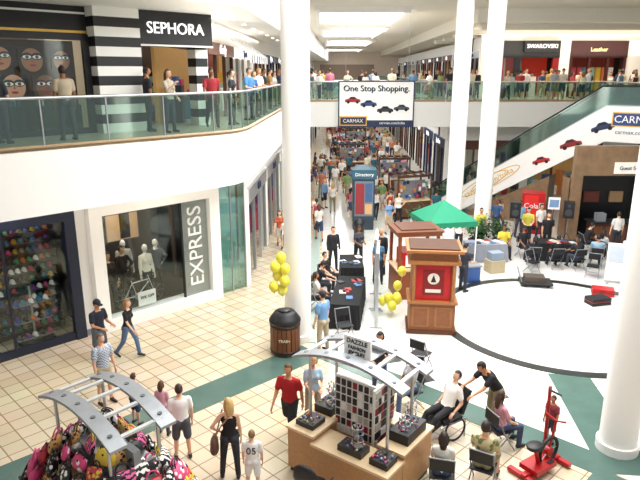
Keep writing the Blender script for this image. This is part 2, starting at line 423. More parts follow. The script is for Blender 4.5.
b=MB(); b.prism([(-14,4.55)]+arc+[(-1.3,34.3),(1.5,105),(-30,105),(-30,4.55)],9.05,ZC-.001,WHITE)
b.build('ceiling_soffit_left')
SR=9.9
DG=emis('fff2d8',6,'downlight_glow')
b=MB(); b.prism([(8.2,33),(42,33),(42,105),(10,105)],SR,ZC-.001,CREAM)
for k in range(5): b.b2(8.8+.15*k,42,34.5+k*4.2,35.0+k*4.2,SR-.28,SR,CREAM)
for k in range(8):
    for j in range(3): b.cyl((10.5+k*2.6,36.8+j*4.2,SR-.02),(10.5+k*2.6,36.8+j*4.2,SR+.01),.13,DG,n=12)
b.build('ceiling_soffit_right')
b=MB()
for k in range(16): b.cyl((-2.9+.04*k*2.2,18.5+k*2.2,9.03),(-2.9+.04*k*2.2,18.5+k*2.2,9.06),.07,DG,n=12)
b.build('ceiling_downlights')

# ------------------------------------------------------------------ columns
def column(x,y,r=.37,z1=ZC):
    b=MB()
    for (z0,zz,rr) in((0,.2,r+.05),(.2,z1-.28,r),(z1-.28,z1,r+.1)): b.cyl((0,0,z0),(0,0,zz),rr,WHITE,n=44)
    return b.build('column',(x,y,0))
column(-.63,15.95); column(6.1,26.8,.36); column(7.3,26.3,.36); column(6.05,10.65,.355)

# ------------------------------------------------------------------ left diagonal walls
DM=Matrix.Translation((-8.3,14.6,0))@Matrix.Rotation(rad(45),4,'Z')
def dbuild(b,name,bevel=0):
    o=b.build(name,(0,0,0),0,bevel); o.matrix_world=DM; return o
b=MB()
b.b2(-8,8.13,0,.3,3.75,ZF,WHITE); b.b2(-8,-3.2,0,.3,0,3.75,WHITE); b.b2(2.05,2.75,0,.3,0,3.75,WHITE); b.b2(6.5,6.85,0,.3,0,3.75,WHITE)
b.b2(2.75,6.5,0,.3,0,.3,WHITE); b.b2(7.98,8.13,0,.3,0,3.75,WHITE)
b.b2(-3.2,2.35,3.4,3.5,0,ZF,mat('2a2522',.8,name='shop_back')); b.b2(2.4,6.7,3.4,3.5,0,ZF,mat('6a6058',.8,name='shop_back_grey')); b.b2(2.35,2.45,.3,3.4,0,ZF,DARK); b.b2(6.6,6.7,.3,3.4,0,ZF,DARK)
b.b2(6.72,8.0,.45,.5,0,ZF,mat('dfe6e2',.7,emit=.4,name='shop_glow_wall'))  # wall behind the glass glows, interior light put into its material
dbuild(b,'wall_left')
b=MB(); b.b2(2.05,2.42,-.03,-.001,0,.18,GREY); b.b2(-8,-3.2,-.03,-.001,0,.18,GREY); dbuild(b,'baseboard_left')
b=MB(); W2=mat('faf9f6',.4,var=.01,name='gloss_white')
for (x0,x1,z0,z1) in((2.43,2.8,0,3.9),(6.42,6.8,0,3.9),(2.8,6.42,3.5,3.9),(2.8,6.42,0,.32)): b.b2(x0,x1,-.28,.02,z0,z1,W2)
b.b2(2.8,6.42,-.1,-.085,.32,3.5,GLW)
for (x0,x1,z0,z1) in((2.8,2.86,.32,3.5),(5.4,5.46,.32,3.5),(2.8,5.46,3.44,3.5)): b.b2(x0,x1,-.13,-.06,z0,z1,BLACK)
b.b2(5.45,6.42,-.06,-.02,.32,3.5,mat('aaa69e',.5,emit=.12,name='grey_sign_panel'))
b.text('EXPRESS',.72,(5.95,-.09,1.95),W2,0,True,.02)
b.b2(2.8,6.42,.3,3.3,.0,.3,mat('3a3632',.5,name='plinth'))
b.box((4.15,.05,.62),(.6,.03,.45),mat('f0efe8',.5,emit=.1,name='sign_card')); b.text('30% OFF',.13,(4.15,.025,.66),NAVY)
dbuild(b,'shop_window_display')
for (x,y,c1,c2,ps,sx) in((3.2,.55,'2b2620','16181e','stand','f'),(3.85,.9,'15161c','2a2620','hip','f'),(4.45,.55,'e4dccb','1a1a1e','stand','f'),(5.0,.85,'2c2a28','1e1e22','hip','m'),(4.2,1.5,'b9b2a6','22262c','stand','m')):
    p=DM@Vector((x,y,.3)); person(p.x,p.y,45,p.z,1.9,ps,sx,'long','jeans','short' if x in(3.2,3.85) else 'bald',c1,c2,'202020',skin='e8e2d8' if x>4 else 'd8a888',name='mannequin')
b=MB()
for i,(x,z,c) in enumerate(((3.2,2.7,'a8845e'),(4.5,2.7,'c09a74'))):
    b.b2(x-.55,x+.55,1.98,2.04,z-.65,z+.65,mat(c,.6,emit=.35)); b.b2(x-.1,x+.25,1.96,1.98,z-.6,z+.35,mat('3a2a20',.6)); b.xz([(x+.08+.14*math.cos(a*.4),z+.42+.17*math.sin(a*.4)) for a in range(16)],1.955,.01,mat('d8ab88',.6))
    for sx in(-.5,.5): b.cyl((x+sx,2.01,z+.65),(x+sx,2.01,4.4),.006,STEEL,n=5)
dbuild(b,'hanging_photo_panels')
b=MB()
for cx in(3.55,4.55):
    b.tube([(cx+.33*math.cos(2*math.pi*k/20),.3,.66+.33*math.sin(2*math.pi*k/20)) for k in range(21)],.02,RUB,6)
    for k in range(8): b.cyl((cx,.3,.66),(cx+.32*math.cos(k*.785),.3,.66+.32*math.sin(k*.785)),.004,STEEL,n=4)
BF=mat('c8ccd0',.3,.5,name='bike_frame')
for pq in(((3.55,.3,.66),(3.95,.3,.64)),((3.95,.3,.64),(3.8,.3,1.15)),((3.55,.3,.66),(3.82,.3,1.1)),((3.82,.3,1.1),(4.38,.3,1.12)),((3.95,.3,.64),(4.38,.3,1.05)),((4.55,.3,.66),(4.36,.3,1.25)),((3.8,.3,1.15),(3.78,.3,1.22))): b.cyl(pq[0],pq[1],.016,BF,n=8)
b.box((3.77,.3,1.24),(.22,.1,.05),BLACK); b.tube([(4.3,.08,1.27),(4.38,.2,1.28),(4.38,.4,1.28),(4.3,.52,1.27)],.013,BLACK,6); b.cyl((3.95,.25,.64),(3.95,.35,.64),.09,STEEL,n=14)
dbuild(b,'bicycle')
b=MB(); GL2=glass('c0dcd6',.2,'glass_teal_light'); b.b2(6.85,7.38,-.05,-.035,.03,4.38,GL2); b.b2(7.42,7.98,-.05,-.035,.03,4.38,GL2)
for x in(6.85,7.4,7.98): b.b2(x-.02,x+.02,-.07,-.02,0,4.4,STEEL)
for x in(7.3,7.5): b.cyl((x,-.12,.9),(x,-.12,1.5),.015,STEEL,n=8)
dbuild(b,'door_1')
b=MB(); FN=mat('1a2338',.3,name='navy_frame')
for (x0,x1,z0,z1) in((-3.25,-3.0,0,3.9),(1.8,2.1,0,3.9),(-3.0,1.8,3.5,3.9)): b.b2(x0,x1,-.12,.1,z0,z1,FN)
b.b2(-3.0,1.8,-.06,.06,0,.22,FN); b.b2(-3,1.8,-.01,.005,.22,3.5,GLW)
for x in(-1.4,.2): b.b2(x-.03,x+.03,-.05,.05,.2,3.5,FN)
dbuild(b,'wall_storefront')
cs=[mat(c,.5,emit=.15) for c in('b03a48','3f7f8c','c8a23a','e6e2da','6c3f76','3a5a9a','c87840','2e2e34','8fb0a0','9c4660')]  # goods colours glow faintly, shop light put into the material
sh=[mat(c,.5,emit=.12,var=.2) for c in('a8303c','2c6a78','b8902c','d8d4cc','6a3478','2a4a8a','1c1c20','26262c','8a7a60','b04468','e8e4dc','18181c','c86a30','4a8a5a')]  # cap colours also carry a faint glow in place of shop light
b=MB()
b.b2(-3,2.0,1.25,1.35,0,3.4,mat('1c1c22',.7,name='rack_back'))
for r in range(11):
    z=.3+r*.28; b.b2(-2.9,1.9,.95,1.25,z-.03,z,mat('3a3c40',.4,name='rack_shelf'))
    x=-2.85
    while x<1.85:
        m=random.choice(sh)
        b.ell((x,1.06,z+.03),(.075,.085,.11),m,10,6,None,lambda u,v,w:w>-.1); b.ell((x,.95,z+.035),(.06,.08,.012),m,8,4); x+=.175
dbuild(b,'cap_display')
b=MB()
for x in(-2.2,-.6,.9):
    b.cyl((x,.55,0),(x,.55,1.7),.03,STEEL)
    for z in(.2,.7,1.2):
        b.b2(x-.5,x+.5,.4,.7,z,z+.03,GREY)
        for k in range(5): m=random.choice(sh); b.ell((x-.4+.2*k,.55,z+.05),(.075,.085,.11),m,10,6,None,lambda u,v,w:w>-.1); b.ell((x-.4+.2*k,.44,z+.055),(.06,.08,.012),m,8,4)
    b.b2(x-.5,x+.5,.35,.75,0,.12,DARK)
dbuild(b,'cap_rack')

# upper left: beauty shop
b=MB(); b.b2(-8,6.69,0,.3,8.35,9.05,BLACK); b.b2(-8,-3,0,.3,ZU,8.35,WHITE); b.b2(3.0,4.3,0,.3,ZU,8.35,WHITE)
b.b2(6.55,6.69,0,.3,ZU,8.35,WHITE)
b.b2(-8,6.6,4.4,4.5,ZU,9.05,mat('7c5a3e',.6,emit=.3,name='warm_shop_wall')); b.b2(3.1,3.2,.3,4.4,ZU,9.05,mat('cbb89c',.6,emit=.15,name='shop_side'))  # back and side walls glow in place of shop lighting
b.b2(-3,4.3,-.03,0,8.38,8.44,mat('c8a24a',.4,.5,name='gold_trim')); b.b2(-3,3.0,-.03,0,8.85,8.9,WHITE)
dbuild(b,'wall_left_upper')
b=MB()
n=13;h=(9.05-ZU)/n
for i in range(n): b.b2(3.02,4.32,-.45,.02,ZU+i*h,ZU+(i+1)*h,BLACK if i%2 else WHITE); b.b2(6.3,6.72,-.12,.32,ZU+i*h,ZU+(i+1)*h,BLACK if i%2 else WHITE)
dbuild(b,'wall_striped_pier')
b=MB(); b.b2(4.32,6.75,-.38,.0,8.1,9.04,BLACK); b.b2(4.32,6.75,-.4,-.36,8.1,8.15,WHITE)
b.text('SEPHORA',.44,(5.5,-.4,8.58),mat('ffffff',.4,emit=.8,name='letter_white'),0,False,.02)
dbuild(b,'shop_sign')
b=MB()
for (x0,x1,z0,z1) in((-3,-2.85,ZU,8.35),(2.85,3.02,ZU,8.35),(-3,3,8.2,8.36),(-3,3,ZU,ZU+.15),(.0,.08,ZU,8.35)): b.b2(x0,x1,-.06,.06,z0,z1,BLACK)
b.b2(-2.9,2.9,0,.012,ZU+.15,8.2,GLW); dbuild(b,'window_6')
b=MB(); skn=[mat(c,.6,emit=.35,name='poster_skin') for c in('b07c5a','9a6a4c','c49478','7a5038')]  # poster colours glow to stand in for display lighting
eyeW=mat('ece6de',.5,emit=.3,name='eye_white'); iris=[mat(c,.4,emit=.2) for c in('4b7a4a','3b5a7a','6b4a2a','2a2a2a')]
lipc=mat('a03a44',.4,emit=.2,name='poster_lips')
def face_poster(cx,cz,s,i,full=False):
    b.b2(cx-.62*s,cx+.62*s,.5,.54,cz-.55*s,cz+.5*s,mat(['2a2024','3a2c24','20242c','4a3428'][i%4],.6,emit=.1))
    b.xz([(cx+.5*s*math.cos(t),cz-.02+.54*s*math.sin(t)) for t in [2*math.pi*k/24 for k in range(24)]],.496,.01,skn[i%4])
    es=s*.5
    for ex in(-.23*s,.23*s):
        al=[(cx+ex+.4*es*math.cos(t),cz+.1*s+.17*es*math.sin(t)) for t in [2*math.pi*k/16 for k in range(16)]]
        b.xz([(cx+ex+(x-cx-ex)*1.25,cz+.1*s+(z-cz-.1*s)*1.9+.03*s) for x,z in al],.488,.01,mat(['4a2e50','3a2418','2a4a50','5a2a2a'][i%4],.6)); b.xz(al,.48,.012,eyeW)
        b.xz([(cx+ex+.16*es*math.cos(2*math.pi*k/12),cz+.1*s+.16*es*math.sin(2*math.pi*k/12)) for k in range(12)],.472,.012,iris[i%4])
    b.xz([(cx+.16*s*math.cos(t),cz-.28*s+.06*s*math.sin(t)) for t in [2*math.pi*k/14 for k in range(14)]],.488,.01,lipc)
    b.xz([(cx-.05*s,cz-.12*s),(cx+.05*s,cz-.12*s),(cx,cz+.05*s)],.488,.01,mat('8a5a40',.6,emit=.15))
b.b2(-2.6,2.85,.56,.62,ZU,8.2,mat('4a3426',.7,emit=.15,name='display_back'))  # backdrop given a faint glow as if lit
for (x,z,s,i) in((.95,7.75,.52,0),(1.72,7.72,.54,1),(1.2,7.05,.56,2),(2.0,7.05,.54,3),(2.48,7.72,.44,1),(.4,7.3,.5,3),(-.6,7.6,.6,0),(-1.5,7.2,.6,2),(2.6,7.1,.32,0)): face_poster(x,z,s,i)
for x in(-2.4,-1.2,.3,1.1,1.8,2.6):
    b.b2(x-.16,x+.16,.2,.45,ZU+.0,ZU+.75,mat('2a2018',.6)); 
    for k in range(3): b.cyl((x-.1+.1*k,.33,ZU+.75),(x-.1+.1*k,.33,ZU+.9+.04*k),.03,random.choice(cs),n=8)
dbuild(b,'face_poster_display')
b=MB()
for i in range(5):
    x=4.6+i*.42; b.b2(x-.16,x+.16,2.6,3.0,ZU,ZU+1.6,DARK)
    for k in range(4): b.b2(x-.15,x+.15,2.58,2.62,ZU+.3+k*.32,ZU+.5+k*.32,random.choice(cs))
dbuild(b,'cosmetics_shelf')

def store_row(name,p,q,z0,z1,seed,bayw=5.0,frs=None):
    rnd=random.Random(seed); p=Vector(p);q=Vector(q);L=(q-p).length;d=(q-p).normalized(); n=max(1,round(L/bayw)); w=L/n; H=z1-z0
    wall=MB(); 
    wall.b2(0,L,0,.25,H*.78,H,WHITE)
    wall.b2(0,L,2.6,2.7,0,H,mat('4d4038',.7,emit=.15,name='shop_dim'))  # back wall glows faintly, standing in for light inside the shops
    for i in range(n+1): wall.b2(max(0,i*w-.25),min(L,i*w+.25),-.08,.25,0,H*.78,WHITE)
    ra=math.degrees(math.atan2(d.y,d.x))
    wall.build(name,(p.x,p.y,z0),ra)
    frs=frs or [BLACK,mat('5a3424',.5),STEEL,NAVY,mat('5b2a26',.5),WHITE]
    for i in range(n):
        b=MB(); x0=i*w+.25;x1=(i+1)*w-.25; fr=rnd.choice(frs)
        b.b2(x0,x1,-.12,0,H*.66,H*.78,fr); 
        for x in(x0,x0+(x1-x0)*.33,x0+(x1-x0)*.67,x1): b.b2(x-.05,x+.05,-.06,.06,0,H*.68,fr)
        b.b2(x0,x0+(x1-x0)*.33,-.01,.005,.1,H*.66,GLW); b.b2(x0+(x1-x0)*.67,x1,-.01,.005,.1,H*.66,GLW)
        t=rnd.choice(['Books','Gallery','Jewelers','Sport','Candy','Kids','Optics','Toys','Cafe'])
        b.text(t,.42,((x0+x1)/2,-.14,H*.72),mat('ffffff',.4,emit=.8,name='letter_white') if fr not in (WHITE,STEEL) else NAVY,0,False,.02)
        c=rnd.choice(['b08850','a09888','8a4036','b8b0a0','5a7090','a07860'])
        b.b2(x0,x1,1.6,1.7,0,H*.74,mat(c,.7,emit=.3))  # bay backdrop glows, interior light put into its colour
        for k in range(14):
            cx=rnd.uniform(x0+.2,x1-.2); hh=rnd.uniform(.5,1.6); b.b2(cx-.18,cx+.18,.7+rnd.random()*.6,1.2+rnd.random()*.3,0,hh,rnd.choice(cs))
        b.build('wall_storefront',(p.x,p.y,z0),ra)
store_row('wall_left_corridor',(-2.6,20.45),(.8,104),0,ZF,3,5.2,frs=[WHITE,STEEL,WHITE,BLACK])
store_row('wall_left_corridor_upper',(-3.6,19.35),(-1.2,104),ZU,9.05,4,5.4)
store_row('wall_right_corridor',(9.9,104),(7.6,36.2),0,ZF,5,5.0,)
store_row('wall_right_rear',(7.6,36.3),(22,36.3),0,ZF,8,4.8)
b=MB(); b.b2(10.5,40,41,41.3,9.35,SR,WHITE); b.b2(10.5,11.6,40.9,41.3,ZU,9.35,WHITE); b.b2(15.6,16.3,40.9,41.3,ZU,9.35,WHITE); b.b2(20.0,20.9,40.6,41.3,ZU,9.35,WHITE); b.b2(10.5,40,44,44.1,ZU,SR,mat('3c2c28',.7,emit=.1,name='shop_dim2')); b.build('wall_back_upper')  # rear wall has a slight glow in place of shop light
b=MB(); b.b2(11.6,15.6,40.8,41.1,8.3,9.35,BLACK); b.b2(13.2,15.5,40.6,40.8,8.65,9.35,mat('0c0c10',.4)); b.text('SWAROVSKI',.36,(14.35,40.58,9.0),mat('ffffff',.4,emit=.8,name='letter_white'))
b.b2(11.6,12.0,40.85,41.1,ZU,8.3,mat('901818',.4)); b.b2(15.2,15.6,40.85,41.1,ZU,8.3,mat('901818',.4)); b.b2(12,13.2,41,41.02,ZU,8.3,GLW)
b.b2(11.6,15.6,43,43.1,ZU,9.2,mat('a82c1c',.6,emit=.4,name='shop_red_wall'))  # red back wall glows as a stand-in for interior lighting
for k in range(5): b.b2(12.1+k*.7,12.5+k*.7,42,42.5,ZU,ZU+1.3,WHITE); b.ell((12.3+k*.7,42.2,ZU+1.4),(.12,.12,.12),STEEL,8,6)
b.build('wall_jewelry_shop')
b=MB(); b.b2(16.3,20,40.8,41.1,8.3,9.35,mat('3c1616',.4)); b.text('Leather',.36,(18.1,40.75,8.8),mat('ffe9a8',.4,emit=.8))
for x in(16.4,17.6,18.8,19.9): b.b2(x-.08,x+.08,40.85,41.1,ZU,8.3,mat('4a1c1c',.4))
b.b2(16.3,20,42.6,42.7,ZU,9.2,mat('6a2a20',.6,emit=.3))  # back wall glow stands in for light inside the leather shop
for k in range(8): b.b2(16.5+k*.42,16.8+k*.42,42.0,42.4,ZU+.4,ZU+1.9,random.choice(cs))
b.build('wall_leather_shop')
store_row('wall_right_upper',(20.9,41.0),(40,41.0),ZU,9.6,12,4.6)
store_row('wall_right_corridor_upper',(13.0,104),(10.6,41.3),ZU,9.6,9,5.4)
b=MB(); b.b2(-6,16,104.2,104.5,0,ZC,mat('b9aa98',.7,emit=.2,name='end_wall_glow')); b.b2(1,8,104.0,104.2,0,3.4,DARK); b.b2(0,9,104.0,104.2,ZU,8.6,mat('7c6a5a',.6,emit=.2)); b.build('wall_end')  # end wall and upper panel glow faintly in place of corridor light
b=MB()
for k in range(16):
    y=.2+k*.32; m=BLACK if k%2 else WHITE
    b.add([(y,0,8.75),(y+.32,0,8.75),(y+.32,-1.1,7.95),(y,-1.1,7.95),(y,-1.1,7.7),(y+.32,-1.1,7.7)],[(0,3,2,1),(3,4,5,2)],m)
b.build('striped_awning',(-3.42,20.6,0),88)

# ------------------------------------------------------------------ banner
def car2d(b,cx,cz,s,y,m,M=None):
    pr=[(-1,.0),(-1.02,.25),(-.9,.36),(-.55,.42),(-.3,.68),(.25,.7),(.55,.45),(.95,.36),(1.03,.15),(1,0)]
    b.xz([(cx+x*s,cz+z*s) for x,z in pr],y,.01,m,M)
    w=[(-.42,.43),(-.24,.62),(.2,.63),(.42,.44)]
    b.xz([(cx+x*s,cz+z*s) for x,z in w],y-.012,.008,mat('2a3440',.2),M)
    for wx in(-.58,.6): b.xz([(cx+wx*s+.2*s*math.cos(2*math.pi*k/14),cz+.02*s+.2*s*math.sin(2*math.pi*k/14)) for k in range(14)],y-.014,.008,RUB,M)
b=MB(); b.b2(-2.05,2.05,-.03,.03,-1.2,1.2,mat('f6f6f4',.5,emit=.15,name='banner_white')); 
for (x0,x1,z0,z1) in((-2.1,2.1,1.18,1.25),(-2.1,2.1,-1.25,-1.18),(-2.1,-2.03,-1.2,1.2),(2.03,2.1,-1.2,1.2)): b.b2(x0,x1,-.05,.05,z0,z1,NAVY)
b.b2(-2.03,2.03,-.04,-.03,-1.18,-.88,NAVY); b.b2(-2.03,-.5,-.045,-.03,-1.18,-.66,mat('e8b020',.5)); b.b2(-1.97,-.56,-.05,-.04,-1.12,-.72,NAVY)
b.text('CARMAX',.27,(-1.27,-.055,-.92),WHITE); b.text('carmax.com/tulsa',.2,(.9,-.045,-1.03),WHITE)
for dx,dz in((0,0),(.014,-.01),(-.014,.008)): b.text('One Stop Shopping.',.45,(dx,-.035,.82+dz),NAVY)
car2d(b,-1.3,.1,.42,-.04,mat('b01c20',.4)); car2d(b,-.42,-.1,.44,-.04,mat('23457a',.4)); car2d(b,.5,-.42,.44,-.04,mat('2d2f33',.4)); car2d(b,1.4,-.32,.42,-.04,mat('4a5056',.4))
for x in(-1.7,1.7): b.cyl((x,0,1.2),(x,0,4.6),.01,STEEL,n=6)
b.build('hanging_banner',(3.1,33.9,5.7))

# ------------------------------------------------------------------ escalator
EL=8.72; ang=math.atan2(-.596,.803); ZT=5.8
EM=Matrix.Translation((6.0,32.8,0))@Matrix.Rotation(ang,4,'Z')
b=MB()
side=[(-1.3,0),(1.6,0),(EL,ZT-1.45),(EL+2.3,ZT-1.45),(EL+2.3,ZT+.12),(EL-.1,ZT+.12),(0,.2),(-1.3,.2)]
for y in(-.0,1.3): b.xz(side,y,.08,WHITE)
b.add([(1.6,.0,0.005),(1.6,1.3,.005),(EL,1.3,ZT-1.45),(EL,0,ZT-1.45),(EL+2.3,1.3,ZT-1.45),(EL+2.3,0,ZT-1.45)],[(0,1,2,3),(3,2,4,5)],WHITE)
ns=28
for i in range(ns):
    x=EL*i/ns; z=ZT*(i+1)/ns; b.b2(x,x+EL/ns+.02,.12,1.18,z-.22,z,GREY if i%2 else STEEL)
b.b2(EL,EL+2.3,.1,1.2,ZT-.15,ZT,STEEL); b.b2(-1.3,0,.1,1.2,0,.03,STEEL)
for y in(.04,1.26):
    gl=[(-1.0,.25),(0,.25),(EL-.1,ZT+.15),(EL+2.2,ZT+.15),(EL+2.2,ZT+.95),(EL-.35,ZT+.95),(-.1,1.0),(-1.0,1.0)]
    b.xz(gl,y,.012,GLT)
    b.tube([(-1.0,y,.22),(-1.25,y,.5),(-1.15,y,.92),(-.95,y,1.02),(-.1,y,1.04),(EL-.35,y,ZT+1.0),(EL+2.2,y,ZT+1.0),(EL+2.4,y,ZT+.85)],.035,BLACK,8)
    b.tube([(-1.0,y,.22),(0,y,.22),(EL-.1,y,ZT+.14),(EL+2.3,y,ZT+.14)],.035,STEEL,6)
sl=math.atan2(ZT,EL)
for (x,c,s) in((6.0,'b01c20',.42),(7.3,'8a1a20',.5),(8.6,'1c2c50',.5)):
    zz=ZT*x/EL-.85
    M=Matrix.Translation((x,-.045,zz))@Matrix.Rotation(-sl*.5,4,'Y'); car2d(b,0,0,s,0,mat(c,.4),M)
b.b2(EL+.2,EL+2.25,-.06,-.045,ZT-.75,ZT-.12,mat('e8b020',.5)); b.b2(EL+.25,EL+2.2,-.07,-.06,ZT-.7,ZT-.17,mat('1f3f7a',.5)); b.text('CARMAX',.44,(EL+1.2,-.075,ZT-.44),WHITE)
b.text('carmax.com/tulsa',.26,(EL+1.3,-.05,ZT-1.0),NAVY)
vs,fs=text_geo('carmax.com/tulsa',.42,.006)
b.add(vs,fs,mat('d8a820',.5),False,Matrix.Translation((3.4,-.05,ZT*3.4/EL-.4))@Matrix.Rotation(-sl,4,'Y')@Matrix.Rotation(rad(90),4,'X'))
for j in range(2):
    b.tube([(3.2+1.1*math.cos(t)*1.1+.55*j,-.05,ZT*3.4/EL-.45+math.cos(t)*.75+.32*math.sin(t)+.3*j) for t in [2*math.pi*k/24 for k in range(25)]],.02,mat('d8a820',.5),5)
o=b.build('escalator'); o.matrix_world=EM
b=MB(); b.xz([(2.4,0),(6.4,0),(6.4,ZT*6.4/EL-1.75),(2.4,.25)],.65,1.1,STONE); o=b.build('wall_under_escalator'); o.matrix_world=EM
b=MB(); b.b2(11.2,18,26.2,26.5,3.0,4.3,STONE); b.b2(11.2,11.6,26.2,26.6,0,3.0,STONE); b.b2(15,18,26.2,26.5,0,3,STONE)
b.b2(11.2,11.35,26.5,27.4,0,2.8,STONE); b.b2(11.4,18,27.4,27.5,0,2.8,DARK); b.b2(11.2,18,26.5,27.5,2.9,3.0,DARK); b.build('wall_right')
b=MB(); b.b2(11.9,14.9,25.4,26.0,0,1.05,mat('4a2a1c',.4)); b.b2(11.8,15,25.3,26.1,1.05,1.1,BLACK)
for k in range(6): b.b2(12+k*.5,12.35+k*.5,25.38,25.4,.2,.9,mat('6a4026',.4))
b.b2(12.1,12.5,25.5,25.8,1.1,1.45,GREY); b.b2(13.4,14.0,27.25,27.38,1.6,2.1,mat('8a7050',.5,emit=.2)); b.b2(12.2,12.9,27.25,27.38,1.6,2.1,mat('5a2a20',.5,emit=.2))
b.build('snack_counter')
b=MB(); b.b2(12.9,14.6,26.1,26.18,3.1,3.6,mat('f0ece0',.5,emit=.2)); b.text('Guest Services',.22,(13.75,26.08,3.35),NAVY); b.build('wall_sign')

# ------------------------------------------------------------------ kiosks
CMET=mat('9a9ea2',.45,.4,name='canopy_metal')
def canopy(b,L,gap,z,posts=True):
    for y in(-gap/2,gap/2):
        n=14
        for i in range(n):
            t0=i/n*2-1;t1=(i+1)/n*2-1
            def pt(t): return (t*L/2,z+.26*(1-t*t))
            (x0,z0),(x1,z1)=pt(t0),pt(t1)
            w=.14
            b.add([(x0,y-w,z0),(x1,y-w,z1),(x1,y+w,z1),(x0,y+w,z0),(x0,y-w,z0-.05),(x1,y-w,z1-.05),(x1,y+w,z1-.05),(x0,y+w,z0-.05)],[(0,1,2,3),(7,6,5,4),(0,4,5,1),(3,2,6,7),(0,3,7,4),(1,5,6,2)],CMET)
        for t in(-.8,-.4,0,.4,.8): b.cyl((t*L/2,y,z+.26*(1-t*t)-.0),(t*L/2,y,z+.26*(1-t*t)+.012),.04,mat('6d7276',.4,.5),n=10)
    for t in(-.85,-.45,0,.45,.85):
        zz=z+.26*(1-t*t)-.03; b.box((t*L/2,0,zz),(.07,gap,.04),mat('c9cccd',.4,.3))
    if posts:
        for sx in(-.36,.36):
            for y in(-gap/2,gap/2): b.cyl((sx*L,y,.0),(sx*L,y,z+.1),.03,STEEL,n=8)
ZEB=patt('zebra','0f0f10','f2f0ec',5,'zebra_print'); PNK=mat('d2457e',.45,var=.1,name='pink_vinyl'); LEO=patt('spots','2c1a10','c99a5c',14,'leopard_print'); FLO=patt('spots','e8d23c','c83a4a',12,'floral_print'); ZPK=patt('zebra','101010','e2609a',6,'pink_zebra')
DOT=patt('spots','f0eee8','1a1a1c',10,'dot_print'); DPK=patt('spots','f2e8ea','d8487c',10,'pink_dot_print')
b=MB(); canopy(b,2.35,.85,2.15)
b.b2(-1.0,1.0,-.5,.5,.12,.75,WOOD); b.b2(-1.05,1.05,-.55,.55,.75,.79,WOODL); b.b2(-.9,.9,-.06,.06,.79,1.75,GREY)
for z in(1.15,1.5): b.b2(-.9,.9,-.3,.3,z-.02,z,STEEL)
for sx in(-.8,.8):
    for sy in(-.42,.42): b.cyl((sx,sy-.02,.1),(sx,sy+.02,.1),.1,RUB,n=14)
b.build('handbag_cart',(-3.5,8.65,0),-42)
def bag(b,c,s,rz,m,mh):
    M=Matrix.Translation(c)@Matrix.Rotation(rz,4,'Z')@Matrix.Rotation(random.uniform(-.25,.25),4,'Y')@Matrix.Rotation(random.uniform(-.5,-.15),4,'X')
    b.loft([(0,0,-.34*s,.44*s,.15*s),(0,0,-.28*s,.52*s,.2*s),(0,0,0,.5*s,.2*s),(0,0,.24*s,.44*s,.12*s),(0,0,.3*s,.42*s,.05*s)],m,16,M)
    for y in(-.06*s,.06*s): 
        pts=[M@Vector((.26*s*math.cos(t),y,.27*s+.28*s*math.sin(t))) for t in [math.pi*k/8 for k in range(9)]]
        b.tube(pts,.022*s+.003,mh,6)
    b.ell((0,-.19*s,.08*s),(.06*s,.03*s,.05*s),mh,8,5,M)
b=MB(); bm=[ZEB,ZEB,DOT,PNK,LEO,FLO,ZPK,DOT,BLACK,mat('d8b838',.5),mat('b82838',.5),ZEB,DPK,ZPK,LEO,ZEB,DPK]
random.seed(11)
for lev,(z,rx,ry,n,s) in enumerate(((.3,1.5,1.0,28,.46),(.6,1.42,.95,28,.46),(.88,1.28,.82,26,.44),(1.14,1.1,.66,20,.42),(1.4,.9,.5,16,.38),(1.62,.6,.3,10,.34))):
    for k in range(n):
        a=2*math.pi*(k+.5*(lev%2))/n; 
        cx=rx*max(-.85,min(.85,1.15*math.cos(a)))/.85; cy=ry*max(-.85,min(.85,1.15*math.sin(a)))/.85
        bag(b,(cx,cy,z),s*random.uniform(.85,1.15),a+math.pi/2+random.uniform(-.3,.3),random.choice(bm),random.choice([BLACK,BLACK,PNK,mat('d8b838',.5)]))
b.build('handbag_pile',(-3.5,8.65,0),-42)
# jewelry kiosk
b=MB(); canopy(b,2.35,.85,2.3)
def counter(x0,x1,y0,y1,h=.98):
    b.b2(x0+.03,x1-.03,y0+.03,y1-.03,.0,.1,BLACK); b.b2(x0,x1,y0,y1,.1,h-.05,WOOD); b.b2(x0-.03,x1+.03,y0-.03,y1+.03,h-.05,h,WOODL)
counter(-1.1,-.5,-.8,.75); counter(-.48,1.1,-.85,-.3,.86); counter(.6,1.1,-.28,.8); counter(-.48,.58,.45,.8)
JEW=[mat('e8e6e0',.3),mat('c8b060',.3,.8),mat('c82838',.4),STEEL,mat('3a6a9a',.4),mat('8a4a9a',.4)]
for (x,y,w,d,h,m) in((-.8,.25,.4,.7,.16,BLACK),(-.8,-.48,.4,.4,.1,mat('2a2a2c',.5)),(.85,.3,.4,.7,.2,BLACK),(.25,-.58,.5,.3,.12,mat('2c2a28',.4)),(.85,-.55,.36,.36,.12,BLACK)):
    z0=.98 if abs(x)>.7 and y>-.5 or x<-.7 else .86
    b.box((x,y,z0+h/2),(w,d,h),m)
    for k in range(26): b.ell((x+random.uniform(-w*.42,w*.42),y+random.uniform(-d*.42,d*.42),z0+h+.015),(.022,.022,.02),random.choice(JEW),6,4)
